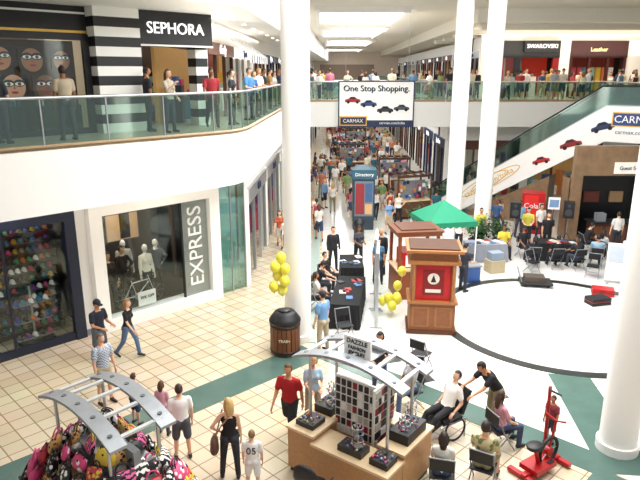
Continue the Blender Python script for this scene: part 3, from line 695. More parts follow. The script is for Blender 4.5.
for (x,y,h) in((-.72,.1,.5),(-.9,.4,.42),(.9,.1,.45),(.8,.5,.5),(.35,-.6,.4)):
    b.cyl((x,y,1.0),(x,y,1.0+h),.012,STEEL,n=6); b.cyl((x,y,1.0),(x,y,1.02),.07,STEEL,n=12)
    for zz in(.35,.7,1): 
        b.tube([(x+.1*math.cos(t),y+.1*math.sin(t),1.0+h*zz) for t in [2*math.pi*k/12 for k in range(13)]],.006,STEEL,4)
        for k in range(7): b.ell((x+.1*math.cos(k*.9),y+.1*math.sin(k*.9),1.0+h*zz-.04),(.014,.014,.035),random.choice(JEW),6,4)
for (x,y,rz,w) in((-.1,.0,0,.9),(.38,.2,90,.7)):
    M=Matrix.Translation((x,y,0))@Matrix.Rotation(rad(rz),4,'Z')
    b.box((x,y,1.3),(w,.05,1.2),mat('e8e8e4',.5,name='rack_white'),rad(rz))
    for i in range(7):
        for j in range(7):
            for sgn in(-1,1):
                p=M@Vector((-w/2+.07+(w-.14)*i/6,sgn*.035,.8+j*.165)); b.box(tuple(p),(.085,.02,.125),random.choice([BLACK,BLACK,mat('2c2c30',.4),mat('b8b4aa',.4),mat('8a2030',.4),mat('f0eee8',.5)]),rad(rz))
b.box((.02,-.15,2.66),(.56,.05,.38),W2); b.text('DAZZLE',.12,(.02,-.185,2.76),mat('2a2a2a',.5)); b.text('FASHION',.09,(.02,-.185,2.64),mat('2a2a2a',.5)); b.text('JEWELRY',.09,(.02,-.185,2.54),mat('2a2a2a',.5))
for x in(-.2,.24): b.cyl((x,-.15,2.4),(x,-.15,2.6),.015,STEEL,n=6)
b.b2(-.42,.28,-.45,.45,2.42,2.45,STEEL)
b.build('jewelry_kiosk',(.75,9.95,0),-37)
# wooden booth
b=MB()
b.b2(-.72,.72,-.55,.55,0,.12,mat('5c3219',.4)); b.b2(-.66,.66,-.5,.5,.12,.95,REDWOOD); b.b2(-.72,.72,-.58,.58,.95,1.03,TRW)
b.b2(-.62,-.5,-.5,.5,1.03,2.15,REDWOOD); b.b2(.5,.62,-.5,.5,1.03,2.15,REDWOOD); b.b2(-.5,.5,-.44,.44,1.03,2.15,RED)
b.b2(-.3,.3,-.46,-.44,1.2,1.95,mat('7c1014',.4)); b.xz([(.17*math.cos(2*math.pi*k/18),1.7+.17*math.sin(2*math.pi*k/18)) for k in range(18)],-.47,.02,mat('e0d6c8',.4)); b.xz([(-.08,1.6),(.08,1.6),(.0,1.83)],-.485,.01,BLACK)
b.b2(-.22,.22,-.475,-.46,1.28,1.38,mat('e0d6c8',.4))
b.b2(-.74,.74,-.6,.6,2.15,2.25,TRW); b.b2(-.66,.66,-.52,.52,2.25,2.5,REDWOOD); b.b2(-.8,.8,-.66,.66,2.5,2.58,TRW); b.b2(-.7,.7,-.56,.56,2.58,2.62,mat('4a2814',.5))
for x in(-.33,.33): b.b2(x-.25,x+.25,-.515,-.5,.22,.85,TRW); b.b2(x-.19,x+.19,-.53,-.515,.28,.79,REDWOOD)
for x in(-.56,.56): b.cyl((x,-.53,1.03),(x,-.53,2.15),.05,TRW,n=12)
b.build('wooden_booth',(3.3,16.7,0),-6,.008)
b=MB(); OR=mat('8a4a28',.4,var=.2,name='orange_wood')
b.b2(-.7,.7,-.6,.6,0,1.0,OR); b.b2(-.75,.75,-.65,.65,1.0,1.06,WOODL)
for x in(-.65,.65):
    for y in(-.55,.55): b.b2(x-.05,x+.05,y-.05,y+.05,1.06,2.3,OR)
b.b2(-.75,.75,-.65,.65,2.2,2.32,OR); b.b2(-.8,.8,-.7,.7,2.32,2.38,mat('6a3c22',.5)); b.b2(-.6,.6,-.5,.5,2.38,2.42,mat('5a3420',.5))
b.b2(-.5,.5,-.4,.4,1.06,1.6,RED); b.b2(-.4,.4,-.42,-.4,1.1,1.5,WHITE)
b.build('wooden_kiosk',(3.2,19.6,0),8,.006)
b=MB(); GRN=mat('15815f',.7,var=.1,name='green_canvas'); s=.95
b.add([(-s,-s,2.15),(s,-s,2.15),(s,s,2.15),(-s,s,2.15),(0,0,2.8)],[(0,1,4),(1,2,4),(2,3,4),(3,0,4)],GRN)
for i,(x,y) in enumerate(((-s,-s),(s,-s),(s,s),(-s,s))):
    x2,y2=((-s,-s),(s,-s),(s,s),(-s,s))[(i+1)%4]; n=8
    for k in range(n):
        a=(x+(x2-x)*k/n,y+(y2-y)*k/n); c=(x+(x2-x)*(k+1)/n,y+(y2-y)*(k+1)/n); m=((a[0]+c[0])/2,(a[1]+c[1])/2)
        b.add([(a[0],a[1],2.15),(c[0],c[1],2.15),(c[0],c[1],1.98),(m[0],m[1],1.92),(a[0],a[1],1.98)],[(0,4,3,2,1)],GRN)
    b.cyl((x*.97,y*.97,0),(x*.97,y*.97,2.15),.025,WHITE,n=8)
b.build('canopy_tent',(4.65,22.0,0),12)
b=MB(); n=20; b.cyl((0,0,.04),(0,0,.92),.36,DARK,n=20)
for k in range(n):
    a=2*math.pi*k/n; b.box((.385*math.cos(a),.385*math.sin(a),.48),(.035,.105,.86),mat('6a3e24' if k%2 else '754526',.5),a)
for z in(.12,.84): b.loft([(0,0,z-.03,.415,.415),(0,0,z+.03,.415,.415)],BLACK,28)
b.loft([(0,0,.92,.43,.43),(0,0,.98,.43,.43),(0,0,1.06,.38,.38),(0,0,1.16,.3,.3),(0,0,1.2,.27,.27)],BLACK,28); b.loft([(0,0,1.2,.16,.16),(0,0,1.26,.12,.12)],mat('3a3a3e',.3),20)
b.text('TRASH',.1,(0,-.43,.5),mat('e8dcc0',.5))
b.build('trash_barrel',(-.95,15.05,0))
def balloons(pts,loc,anchor,name='balloon_bunch'):
    b=MB()
    for (x,y,z) in pts:
        b.ell((x,y,z),(1,1,1),YEL,14,10,None,None,lambda u,v,w:(u*.14*(1-.12*max(0,-w)),v*.14*(1-.12*max(0,-w)),w*.17)); b.cyl((x,y,z-.19),(x,y,z-.16),.02,YEL,r1=.008,n=8)
        b.tube([(x,y,z-.19),((x+anchor[0])/2+.02,(y+anchor[1])/2,(z+anchor[2])/2-.1),anchor],.003,WHITE,4)
    return b.build(name,loc)
balloons([(.06,0,2.62),(-.1,-.1,2.4),(.16,-.05,2.32),(-.05,.08,2.1),(.15,-.12,2.0),(-.14,-.1,1.84),(.08,-.02,1.72)],(-1.1,15.3,0),(.12,-.2,1.27))
balloons([(0,0,.55),(.3,.05,.48),(-.16,.1,.42),(.1,-.2,.35),(.32,.3,.85),(.42,.1,1.4)],(2.15,17.7,0),(.1,0,.02))
balloons([(0,0,.2),(.25,.05,.22)],(2.3,18.6,0),(.1,0,.02))

def folding_chair():
    b=MB(); m=BLACK
    b.b2(-.21,.21,-.2,.2,.42,.45,m); b.b2(-.21,.21,.2,.225,.62,.85,m)
    for x in(-.22,.22): b.tube([(x,-.24,0),(x,.05,.44),(x,.22,.88)],.014,GREY,6); b.tube([(x*.95,.26,0),(x*.95,-.15,.43)],.014,GREY,6)
    b.cyl((-.22,.22,.86),(.22,.22,.86),.014,GREY,n=6); b.cyl((-.2,.2,.12),(.2,.2,.12),.01,GREY,n=6)
    return b.mesh('folding_chair')
FC=folding_chair()
def chair(x,y,rz): return put('folding_chair',FC,(x,y,0),rz)
def table(w,d,cloth,items):
    b=MB(); b.b2(-w/2,w/2,-d/2,d/2,.72,.75,WOODL)
    n=40; per=[]
    for k in range(n):
        t=k/n*4; s_=int(t); f=t-s_
        x,y=[(-w/2+w*f,-d/2),(w/2,-d/2+d*f),(w/2-w*f,d/2),(-w/2,d/2-d*f)][s_]; per.append((x*1.01,y*1.01))
    vs=[(x,y,.757) for x,y in per]+[(x*(1.05+.03*(k%2)),y*(1.06+.05*(k%2)),.03) for k,(x,y) in enumerate(per)]
    b.add(vs,[(k,n+k,n+(k+1)%n,(k+1)%n) for k in range(n)]+[tuple(range(n))],cloth)
    for k in range(items): b.box((random.uniform(-w*.42,w*.42),random.uniform(-d*.35,d*.35),.775),(.2,.26,.03),mat(random.choice(['f4f4f0','e8e4d0','a02c30','4a70a0','2a2a2e','c8c8c4']),.5),random.random())
    return b.build
table(.9,2.6,CLOTHB,9)('draped_table',(.9,17.9,0),-8)
table(.8,1.6,CLOTHB,6)('draped_table',(1.15,20.9,0),0)
table(1.8,.8,CLOTHB,6)('draped_table',(9.7,23.5,0),-10)
table(1.6,.7,mat('8a8e98',.8),8)('draped_table',(6.7,23.4,0),0)
for (x,y,rz) in((1.75,17.3,0),(1.85,18.8,0)):
    b=MB(); b.b2(-.04,.04,-.65,.65,.25,2.3,mat('e4e6ea',.5,name='panel_white')); 
    for yy in(-.68,.68): b.b2(-.04,.04,yy-.03,yy+.03,0,2.35,STEEL); b.b2(-.2,.2,yy-.03,yy+.03,0,.04,STEEL)
    for k in range(3): b.b2(-.05,.05,-.5,.5,.5+k*.58,.95+k*.58,mat(['b8c4d8','d8dce4','8a9cc0'][k],.5))
    b.build('display_panel',(x,y,0),rz-6)
for c in((2.35,13.3,160),(2.6,14.1,140),(.7,15.9,20)): chair(*c)
b=MB(); b.loft([(0,0,.44,.24,.24),(0,0,.47,.27,.26),(0,0,.53,.25,.24)],BLACK,20); b.loft([(0,.25,.62,.2,.05),(0,.28,.8,.25,.06),(0,.3,1.0,.22,.05),(0,.3,1.08,.12,.03)],BLACK,20)
b.cyl((0,0,.1),(0,0,.44),.03,STEEL); b.box((0,.26,.55),(.06,.04,.25),BLACK)
for k in range(5):
    a=2*math.pi*k/5; b.tube([(0,0,.12),(.28*math.cos(a),.28*math.sin(a),.07)],[.03,.02],BLACK,6); b.ell((.28*math.cos(a),.28*math.sin(a),.035),(.03,.03,.035),RUB,8,6)
for sx in(-.27,.27): b.tube([(sx,.15,.5),(sx*1.1,.12,.7),(sx*1.1,-.12,.7)],.018,BLACK,6)
OC=b.mesh('office_chair'); put('office_chair',OC,(-.1,8.85,0),150)
b=MB(); b.box((0,0,.42),(.5,.5,.1),BLACK); b.box((0,.38,.72),(.4,.08,.55),BLACK,0,Matrix.Rotation(rad(-20),4,'X')); b.box((0,-.38,.34),(.4,.35,.06),BLACK,0,Matrix.Rotation(rad(25),4,'X'))
for sx in(-.28,.28):
    b.tube([(sx,.3,.0),(sx,.3,.42),(sx,-.35,.36)],.02,STEEL,8); b.tube([(sx,-.3,0),(sx,-.3,.37)],.02,STEEL,8)
    pts=[(sx*1.15,.0+.25*math.cos(t),.27+.25*math.sin(t)) for t in [2*math.pi*k/20 for k in range(21)]]; b.tube(pts,.02,RUB,8)
b.build('reclining_chair',(2.65,11.2,0),-62)
b=MB(); RD=mat('b0161a',.35,.1,name='red_frame')
b.box((0,0,.09),(1.1,.1,.1),RD); b.box((-.5,0,.07),(.1,.7,.08),RD); b.box((.5,0,.07),(.1,.6,.08),RD); b.box((-.1,.0,.18),(.6,.4,.1),RD)
b.tube([(.45,.25,.1),(.42,.25,1.55)],.035,RD,8); b.tube([(.42,.25,1.5),(.25,.1,1.58),(.25,-.1,1.58)],.022,BLACK,8)
b.tube([(-.1,0,.2),(-.25,0,.6)],.04,RD,8); b.loft([(-.27,0,.6,.16,.13),(-.27,0,.66,.19,.14),(-.27,0,.68,.15,.12)],BLACK,16)
pts=[(.2+.27*math.cos(t),0.0,.36+.27*math.sin(t)) for t in [2*math.pi*k/24 for k in range(25)]]; b.tube(pts,.035,RUB,8); b.cyl((.2,-.05,.36),(.2,.05,.36),.09,RD,n=14)
for k in range(5): a=2*math.pi*k/5; b.cyl((.2,0,.36),(.2+.25*math.cos(a),0,.36+.25*math.sin(a)),.012,STEEL,n=6)
b.tube([(.2,0,.4),(.35,0,.95),(.3,-.22,1.05)],.022,RD,8); b.tube([(.35,0,.95),(.3,.22,1.05)],.022,RD,8)
for y in(-.14,.14): b.box((.2+y*.8,y,.3+y*.5),(.16,.08,.03),BLACK)
b.build('exercise_machine',(4.25,9.95,0),35)

b=MB(); b.b2(-.5,.5,-.35,.35,0,.5,mat('2c3844',.4)); b.b2(-.52,.52,-.4,.4,.5,2.5,mat('2a3c48',.4)); b.b2(-.44,.44,-.42,.42,.7,2.4,mat('6a7884',.4)); b.b2(-.4,.02,-.43,-.42,.8,2.3,mat('8a2a30',.5)); b.b2(.06,.4,-.43,-.42,1.4,2.3,mat('3a5a80',.5)); b.b2(.06,.4,-.43,-.42,.8,1.3,mat('c8a070',.5)); b.b2(-.6,.6,-.45,.45,2.5,2.95,mat('30586a',.4)); b.loft([(0,0,2.95,.6,.45),(0,0,3.1,.35,.28)],mat('30586a',.4),24); b.text('Directory',.22,(0,-.46,2.72),WHITE)
b.build('directory_pillar',(2.1,28.6,0),0,.01)
def bin_():
    b=MB(); b.loft([(0,0,0,.22,.22),(0,0,.8,.24,.24),(0,0,.84,.27,.27),(0,0,.92,.27,.27),(0,0,1.08,.18,.18),(0,0,1.12,.05,.05)],BLACK,20); b.loft([(0,0,.1,.235,.235),(0,0,.14,.235,.235)],STEEL,20); return b.mesh('trash_can')
BM_=bin_()
for p in((1.75,26.0),(-1.5,30),(6.9,35.6),(0.2,48)): put('trash_can',BM_,(p[0],p[1],0))
def cart(x,y,rz,c,roof):
    b=MB(); DW=mat('5a3822',.5)
    b.b2(-1.0,1.0,-.6,.6,.15,.95,DW); b.b2(-1.05,1.05,-.65,.65,.95,1.0,WOODL)
    for sx in(-.95,.95):
        for sy in(-.55,.55): b.b2(sx-.04,sx+.04,sy-.04,sy+.04,0,2.2,DW); b.cyl((sx,sy-.02,.12),(sx,sy+.02,.12),.12,RUB,n=12)
    for sy in(-.55,.55): b.b2(-1,1,sy-.05,sy+.05,2.2,2.32,mat(roof,.6))
    for k in range(5): b.b2(-.95+k*.45,-.85+k*.45,-.6,.6,2.32,2.36,mat(roof,.6))
    for k in range(60): b.box((random.uniform(-.95,.95),random.uniform(-.5,.5),1.0+random.uniform(.05,.9)),(.14,.1,.18),random.choice(cs+sh+[mat(c,.5)]),random.random())
    b.b2(-.9,.9,-.02,.02,1.0,1.95,GREY)
    b.build('merchandise_cart',(x,y,0),rz,.006)
cart(4.7,31.0,20,'a88040','4a2c1c'); cart(4.6,37.5,0,'b8802a','4a2c1c'); cart(2.3,45,5,'305060','2a3038'); cart(3.4,58,0,'8a5040','3a3028'); cart(3.4,72,0,'a89040','402820')
def plant(seed=0):
    rnd=random.Random(seed); b=MB(); b.loft([(0,0,0,.2,.2),(0,0,.05,.22,.22),(0,0,.4,.3,.3),(0,0,.45,.33,.33),(0,0,.47,.28,.28)],mat('4a3a30',.6),20)
    LG=[mat(c,.5,var=.3) for c in('244a22','33602c','1a371a')]
    for k in range(11):
        a=rnd.random()*6.28; h=rnd.uniform(.7,1.3); q=rnd.uniform(.3,1); e=Vector((.5*math.cos(a)*q,.5*math.sin(a)*q,h)); b.tube([(0,0,.42),(e.x*.4,e.y*.4,.42+(h-.42)*.5),tuple(e)],[.016,.01,.005],mat('5a4a30',.7),5)
        for j in range(34):
            t=rnd.random(); p=Vector((0,0,.45)).lerp(e,.35+.7*t)+Vector((rnd.gauss(0,.12),rnd.gauss(0,.12),rnd.gauss(0,.09)))
            L=rnd.uniform(.12,.24); M=Matrix.Translation(p)@Matrix.Rotation(rnd.random()*6.28,4,'Z')@Matrix.Rotation(rnd.uniform(-.6,.9),4,'Y')
            b.add([(0,0,0),(L*.4,L*.22,.01),(L,0,-.02),(L*.4,-L*.22,.01)],[(0,1,2,3)],rnd.choice(LG),False,M)
    return b.mesh('potted_plant')
PL=plant(1)
put('potted_plant',PL,(6.7,24.7,0),0,1.15); put('potted_plant',PL,(7.75,24.9,0),80,1.05); put('potted_plant',PL,(4.6,27.4,0),40,1.1)
b=MB(); b.b2(-.5,.5,-.4,.4,.06,1.95,RED); b.b2(-.48,.48,-.38,.38,0,.06,BLACK); b.b2(-.42,.2,-.42,-.4,.55,1.85,mat('c82a26',.3,emit=.25)); b.b2(.25,.45,-.42,-.4,.9,1.5,mat('c8c8cc',.4)); b.b2(-.4,.2,-.42,-.4,.2,.42,BLACK)
b.text('Cola',.34,(-.1,-.43,1.35),WHITE)
for k in range(6): b.b2(.28,.42,-.43,-.42,1.0+k*.08,1.05+k*.08,BLACK)
b.build('vending_machine',(10.1,27.9,0),-15,.015)
b=MB(); b.b2(-.22,.22,-.2,.2,1.35,2.05,BLACK); b.cyl((0,-.2,1.6),(0,-.215,1.6),.15,mat('3a3a3e',.5),n=20); b.cyl((0,-.2,1.9),(0,-.215,1.9),.07,mat('3a3a3e',.5),n=16); b.cyl((0,0,.5),(0,0,1.35),.02,STEEL,n=8)
for k in range(3): a=2*math.pi*k/3; b.tube([(0,0,.7),(.4*math.cos(a),.4*math.sin(a),.01)],.013,BLACK,6)
SP=b.mesh('speaker_stand'); put('speaker_stand',SP,(10.7,25.2,0),-20); put('speaker_stand',SP,(8.4,25.2,0),-15)
b=MB(); b.cyl((0,0,0),(0,0,.03),.25,BLACK,n=20); b.cyl((0,0,0),(0,0,1.6),.02,BLACK,n=8); b.b2(-.25,.25,-.02,.02,1.4,1.95,W2); b.b2(-.2,.2,-.03,-.02,1.5,1.85,mat('7a9ac0',.5)); b.build('sign_stand',(10.6,26.6,0),-10)
b=MB(); b.b2(-.55,.55,-.35,.35,.12,.18,mat('2a2a2c',.6)); 
for sx in(-.4,.4):
    for sy in(-.28,.28): b.cyl((sx,sy-.02,.06),(sx,sy+.02,.06),.06,RUB,n=12)
b.b2(-.4,.3,-.25,.25,.18,.36,mat('4a4038',.7)); b.tube([(-.5,-.25,.15),(-.62,-.25,.6),(-.62,.25,.6),(-.5,.25,.15)],.015,STEEL,6); b.build('platform_dolly',(7.75,20.4,0),-10)
for (x,y,r) in((9.2,18.6,15),(9.75,19.45,-20)):
    b=MB(); b.b2(-.35,.35,-.22,.22,0,.24,RED if y>19 else mat('1c1c20',.5)); b.b2(-.36,.36,-.23,.23,.12,.135,RED if y<19 else BLACK); b.tube([(-.1,-.23,.18),(-.08,-.28,.2),(.08,-.28,.2),(.1,-.23,.18)],.012,BLACK,6); b.build('equipment_case',(x,y,0),r,.012)
b=MB(); b.b2(-.35,.35,-.03,.03,.1,1.5,W2); b.b2(-.3,.3,-.045,-.03,.8,1.4,mat('c8d4e0',.5)); b.b2(-.3,-.25,-.25,.25,0,.1,STEEL); b.b2(.25,.3,-.25,.25,0,.1,STEEL); b.build('display_board',(10.7,20.6,0),-20)
b=MB(); b.b2(-.3,.3,-.25,.25,0,.5,mat('b8a888',.7)); b.b2(-.25,.25,-.2,.2,.5,.8,mat('8a98a8',.7)); b.b2(-.31,.31,-.04,.04,.2,.24,TRIM); b.build('cardboard_boxes',(6.7,21.9,0),15)
b=MB(); b.b2(-.3,.3,-.3,.3,0,.1,mat('2f4a80',.5)); b.b2(-.28,.28,-.28,.28,.1,.6,mat('35589a',.5)); b.b2(-.32,.32,-.32,.32,.6,.65,GREY); b.build('storage_bin',(5.5,20.9,0),10)
for (x,y,r) in((8.1,21.8,30),(10.2,21.3,-30),(5.9,22.6,60)): chair(x,y,r)

# ------------------------------------------------------------------ foreground people
PLAID=patt('chk','6f7f96','c9ced6',30,'plaid_fabric'); CAMO=patt('spots','6a7448','c8b88a',9,'camo_fabric')
person(-5.78,14.45,60,0,1.78,'hold','m','tee','shorts','cap','1c2230','5a5f68',shoes='e0e0e0',hat='1a1f2c')
person(-5.12,14.75,75,0,1.68,'walk','f','tee','jeans','long','18181c','5a7396',hc='a07848',skin='e3b798')
person(-4.95,12.4,55,0,1.76,'stand','m','tee','shorts','short','808a9a','b8a888',hc='6a6058',pm=PLAID)
person(-2.72,10.35,200,0,1.62,'stand','m','tee','shorts','short','eceae6','4a4e58',hc='3a2818')
person(-4.0,11.55,150,0,1.22,'stand','m','tee','shorts','short','b83a40','2a3c60',hc='4a3020')
person(-3.3,11.15,170,0,1.25,'stand','f','tee','jeans','mid','d0a0b0','3a4a6a',hc='5a3a22')
person(-1.68,9.75,185,0,1.68,'hip','f','tank','jeans','long','141416','2a2c34',hc='c8a468',skin='e3b798')
b=MB(); b.tube([(.12,-.12,1.4),(.2,.0,1.1),(.26,.05,.92)],.014,TRIM,6); b.tube([(-.02,.14,1.4),(.15,.1,1.15),(.26,.05,.92)],.014,TRIM,6); b.loft([(.28,.05,.62,.07,.15),(.28,.05,.66,.085,.18),(.28,.05,.85,.07,.17),(.28,.05,.92,.03,.14)],mat('5a4030',.6),14)
put('shoulder_bag',b.mesh('shoulder_bag'),(-1.68,9.75,0),185)
kid=person(-1.22,9.35,178,0,1.27,'stand','m','tee','shorts','short','f2f2f0','e8e8e8',hc='8a6a44',skin='e3b798')
b=MB(); b.text('05',.26,(0,.135,1.24),mat('2a2a2e',.6),math.pi,False,.006); jn=b.build('jersey_number'); jn.parent=kid
person(-.62,10.95,-20,0,1.8,'walk','m','tee','shorts','short','b01c24','23252c',hc='5a3a20',shoes='d8d8d8')
person(-.15,11.5,10,0,1.66,'hold','f','tee','jeans','mid','a8c4d8','a8a090',hc='a88050')
person(1.4,12.75,-20,0,1.66,'hold','f','tee','jeans','mid','26262c','3a4a6a',hc='1a120e')
person(2.05,12.2,-60,0,1.7,'sit','f','tee','jeans','mid','b0b4bc','4a6088',hc='2a1c14'); chair(2.05,12.2,-60)
person(.08,15.05,-130,0,1.78,'stand','m','tee','jeans','cap','6f9ac8','b8ab90',hat='20242c')
person(2.68,11.22,-62,.07,1.72,'recline','m','tee','jeans','short','f2f1ee','1e2024',hc='2a1c14')
person(3.75,11.45,-72,0,1.76,'bend','m','tee','jeans','short','141418','8d8466',hc='1c1410')
person(2.2,9.3,165,0,1.66,'sit','f','tee','jeans','mid','eceae2','3a4560',hc='2a1c12'); chair(2.2,9.3,165)
person(3.0,9.5,150,0,1.78,'sit','m','tee','shorts','short','7a8458','8a8468',hc='2a1c14',pm=CAMO); chair(3.0,9.5,150)
person(3.65,10.7,110,0,1.66,'sit','f','tee','jeans','long','d89aa8','3c4a68',hc='3a2416',skin='d9a889'); chair(3.65,10.7,110)
person(4.75,10.85,-60,0,1.1,'stand','m','tee','shorts','short','8a3a40','3a3a44',hc='3a2416')
R_=random.Random(5)
person(.2,20.2,60,0,1.7,'sit','m','tee','jeans','short','17181c','22242a'); chair(.2,20.2,60)
person(-.1,19.2,100,0,1.7,'sitf','m','tee','jeans','cap','1c1c20','2a2c34'); chair(-.1,19.2,100)
person(-.1,18.0,95,0,1.7,'sit','f','tee','jeans','mid','c8c4bc','2a2c34'); chair(-.1,18.0,95)
person(.5,22.1,20,0,1.75,'stand','m','long','jeans','short','202228','22242a')
person(2.3,21.6,-30,0,1.8,'stand','m','long','jeans','bald','15161a','1c1d22',skin='c68f6c')
person(1.5,22.5,20,0,1.7,'hold','f','tee','jeans','mid','3a3e48','22242a')
person(-1.75,25.2,0,0,1.7,'walk','f','tee','shorts','long','b85a3a','e0ddd4'); person(-1.35,23.8,10,0,1.75,'walk2','m','tee','shorts','short','e4e2dc','7a7468')
person(2.1,20.6,0,0,1.7,'stand','f','tee','jeans','mid','4a7a9a','2a2c38')
for (x,y,rz,ps,shc,pa,sx,hr) in ((7.6,23.9,0,'sit','d8c040','22242c','m','short'),(8.4,23.8,15,'sit','1c1c20','22242c','m','cap'),(9.2,22.3,180,'sit','16181c','22242c','m','short'),(10.0,22.2,190,'sitf','22262e','3a3f4c','f','mid'),(10.8,22.4,160,'sit','8fb0c8','2a3048','m','short'),(11.5,23.4,120,'sit','b8bcc0','4a3c30','f','long'),(11.2,24.4,90,'sitf','1c1c20','22242c','m','short'),(8.4,22.5,170,'sit','1c2028','22242c','f','mid'),(12.1,22.5,140,'sit','d0d4d8','2a2e3a','m','short'),
    (9.6,24.5,0,'stand','1a1a1e','1c1c22','m','short'),(9.1,25.5,-20,'hold','c8c04a','20242c','m','short'),(7.0,25.4,10,'stand','c8c04a','20242c','m','short'),(9.9,26.2,20,'stand','e0dcd6','2a2e3a','m','short'),(9.2,26.9,10,'stand','7fa4c0','3a3f4c','m','short'),(12.6,24.6,180,'stand','d8d8d4','2a2e3a','m','short'),(13.6,24.4,170,'stand','30343c','2a2e3a','f','long'),(8.6,28.0,30,'walk','c8b8a0','3a3f4c','f','mid'),(5.85,24.4,-20,'stand','e8e4dc','2a2e3a','f','mid'),(8.2,27.2,0,'walk2','3a5a8a','2a2e3a','m','short'),(5.0,19.8,120,'hold','2a2c34','2a2e3a','m','short')):
    person(x,y,rz,0,1.75 if sx=='m' else 1.65,ps,sx,'tee','jeans',hr,shc,pa,hc=R_.choice(['2a1c14','4a3020','1a120e']))
    if ps.startswith('sit'): chair(x,y,rz)
SH=['e8e6e0','f2f0ec','c8c4bc','3a4a6a','202228','a83a3a','c87a90','6a8ab0','7a9860','c8a050','4a3a5a','a8b4c0','b87058','2a5a6a','e0d8c0','a04058','d8d6d0','1c1e24','2a2c34','30343c']
PN=['2c3a55','3a4a68','22242c','8a8468','a89878','4a5a78','c8c4b8','1c1e24']
HC=['2a1c14','4a3020','1a120e','8a6038','c0985a','5a5048']
occ=[(2.1,28.6),(4.7,31.0),(4.6,37.5),(2.3,45),(3.4,58),(3.4,72),(1.75,26.0),(4.6,27.4),(0.2,48),(6.1,26.8),(6.9,35.6),(-1.5,30),(4.65,22),(3.2,19.6),(5.2,33.6),(6.0,33.1),(7.0,33.2)]
def crowd(n,xf,y0,y1,z,seed,md=.62,face=None,bias=1.0):
    rnd=random.Random(seed); pts=[]; k=0
    while len(pts)<n and k<8000:
        k+=1; y=y0+(y1-y0)*rnd.random()**bias; a,c=xf(y); x=rnd.uniform(a,c)
        if any((x-p[0])**2+(y-p[1])**2<md*md for p in pts): continue
        if z==0 and any((x-p[0])**2+(y-p[1])**2<1.6 for p in occ): continue
        pts.append((x,y)); sx=rnd.choice('mf'); kid=rnd.random()<.14
        ps=rnd.choice(['walk','walk2','stand','walk','stand','hip','stand','walk']) ; up=rnd.choice(['tee','tee','long'] if sx=='m' else ['tee','tank','tank'])
        lo=rnd.choice(['jeans','shorts']); hr=rnd.choice(['short','short','cap'] if sx=='m' else ['long','mid','pony'])
        person(x,y,rnd.choice([0,180,0,180,rnd.uniform(0,360)])+rnd.uniform(-25,25) if face is None else face+rnd.uniform(-35,35),z,rnd.uniform(1.0,1.35) if kid else (rnd.uniform(1.68,1.85) if sx=='m' else rnd.uniform(1.58,1.72)),ps,sx,up,lo,hr,rnd.choice(SH),rnd.choice(PN),shoes=rnd.choice(['e0e0e0','2a2622','6a4a3a']),hc=rnd.choice(HC),hi=False)
crowd(58,lambda y:(-1.6+.04*(y-22),6.0 if y>29 else 3.6),25.5,46,0,21,.65)
crowd(150,lambda y:(-.9+.04*(y-22),7.0),46.7,98,0,22,.65,bias=1.15)
person(-6.1,14.75,-135,ZU,1.75,'stand','m','tee','jeans','short','b8a890','3a3f4c'); person(-7.3,14.0,170,ZU,1.65,'hold','f','tee','jeans','long','3a3a44','3a3f4c')
person(-4.1,16.7,60,ZU,1.68,'phone','f','tee','jeans','long','b0a898','3a3f4c',hc='5a3a22'); person(-4.75,17.0,120,ZU,1.74,'stand','m','tee','jeans','short','2a2c34','2a2c34')
person(-3.2,18.2,20,ZU,1.74,'walk','m','tee','jeans','short','a83038','2a2c34'); person(-2.75,19.2,80,ZU,1.68,'stand','f','tee','jeans','pony','2a2c34','2a2c34',hc='2a1c14')
for (x,y,c,sx) in((-2.45,21.2,'4a80b8','m'),(-2.4,22.4,'2f5a98','f'),(-2.35,23.6,'e8e6e0','m'),(-2.3,25.0,'202228','m'),(-2.6,26.2,'4a3a5a','f'),(-2.25,27.6,'a88850','m'),(-2.2,29.5,'e8e6e0','f'),(-2.1,31.5,'3a4a6a','m')):
    person(x,y,75+R_.uniform(-20,20),ZU,1.75 if sx=='m' else 1.64,R_.choice(['hold','stand','phone']),sx,'tee','jeans','short' if sx=='m' else 'long',c,R_.choice(PN),hc=R_.choice(HC))
crowd(16,lambda y:(-.9,6.8),35.0,38.0,ZU,31,.6)
crowd(52,lambda y:(7.6,22),35.0,40.0,ZU,32,.6)
crowd(24,lambda y:(-.5,.7+.03*(y-40)) if y<62 else (1.7,8),40,69,ZU,33,.6)
crowd(18,lambda y:(8.3,10.0),40,68,ZU,34,.6)
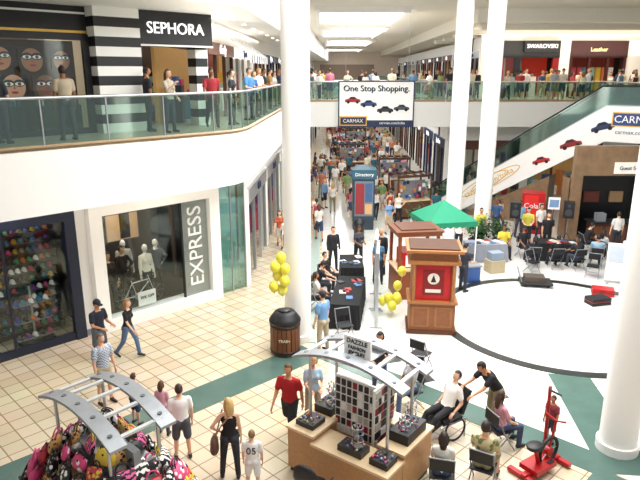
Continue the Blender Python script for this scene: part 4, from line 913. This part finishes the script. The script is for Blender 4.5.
crowd(8,lambda y:(-2.7,-1.9),33,45,ZU,35,.6)
crowd(5,lambda y:(16.5,22),26.5,33,ZU,36,.8)

# ------------------------------------------------------------------ lights
w=bpy.data.worlds.new('world'); sc.world=w; w.use_nodes=True; bg=w.node_tree.nodes['Background']; bg.inputs[0].default_value=(.97,.98,1,1); bg.inputs[1].default_value=.52
def area(name,loc,sx,sy,p,col=(1,.98,.95),rot=(0,0,0)):
    l=bpy.data.lights.new(name,'AREA'); l.shape='RECTANGLE'; l.size=sx; l.size_y=sy; l.energy=p; l.color=col
    o=link(bpy.data.objects.new(name,l)); o.location=loc; o.rotation_euler=rot; return o
area('skylight_lamp_court',(4,16,10.5),8,14,1750,(1,.97,.92))
area('skylight_lamp_corridor',(2.4,38.5,10.5),4,11,450,(1,.97,.92))
area('skylight_lamp_far',(3,56,10.5),4,20,600,(1,.97,.92))
area('soffit_lamp_left',(-3.6,26,8.95),1.0,14,150,(1,.9,.78))
area('lower_lamp_left',(-5.3,15.6,4.35),.8,8,60,(1,.93,.84),(0,0,rad(-45)))
area('soffit_lamp_right',(15,38,9.55),10,4,330,(1,.92,.8))
area('ceiling_fill_right',(16,39.0,8.4),12,3,380,(1,.91,.78),(math.pi,0,0))  # added fill aimed up to brighten the right ceiling, no cove fixture
area('ceiling_fill_corridor',(3,45,8.8),5,20,300,(1,.95,.86),(math.pi,0,0))  # added free-floating fill that lifts the corridor ceiling
area('ceiling_fill_left',(-3.0,22,7.9),.8,14,90,(1,.92,.8),(math.pi,0,0))  # added up-facing fill for the left soffit, not a real fitting
area('lower_lamp_corridor',(3,37,4.35),6,2,90,(1,.93,.84))
area('shop_lamp_upper',(*(DM@Vector((1,2.2,0))).xy,8.9),3,3,90,(1,.88,.74))
area('shop_lamp_lower',(*(DM@Vector((4.0,.9,0))).xy,4.3),3,1.5,130,(1,.92,.8))
area('shop_lamp_caps',(*(DM@Vector((-.6,.5,0))).xy,4.2),3,.6,80,(1,.95,.9))
print('objects',len(bpy.data.objects),'fig meshes',len(_pc))
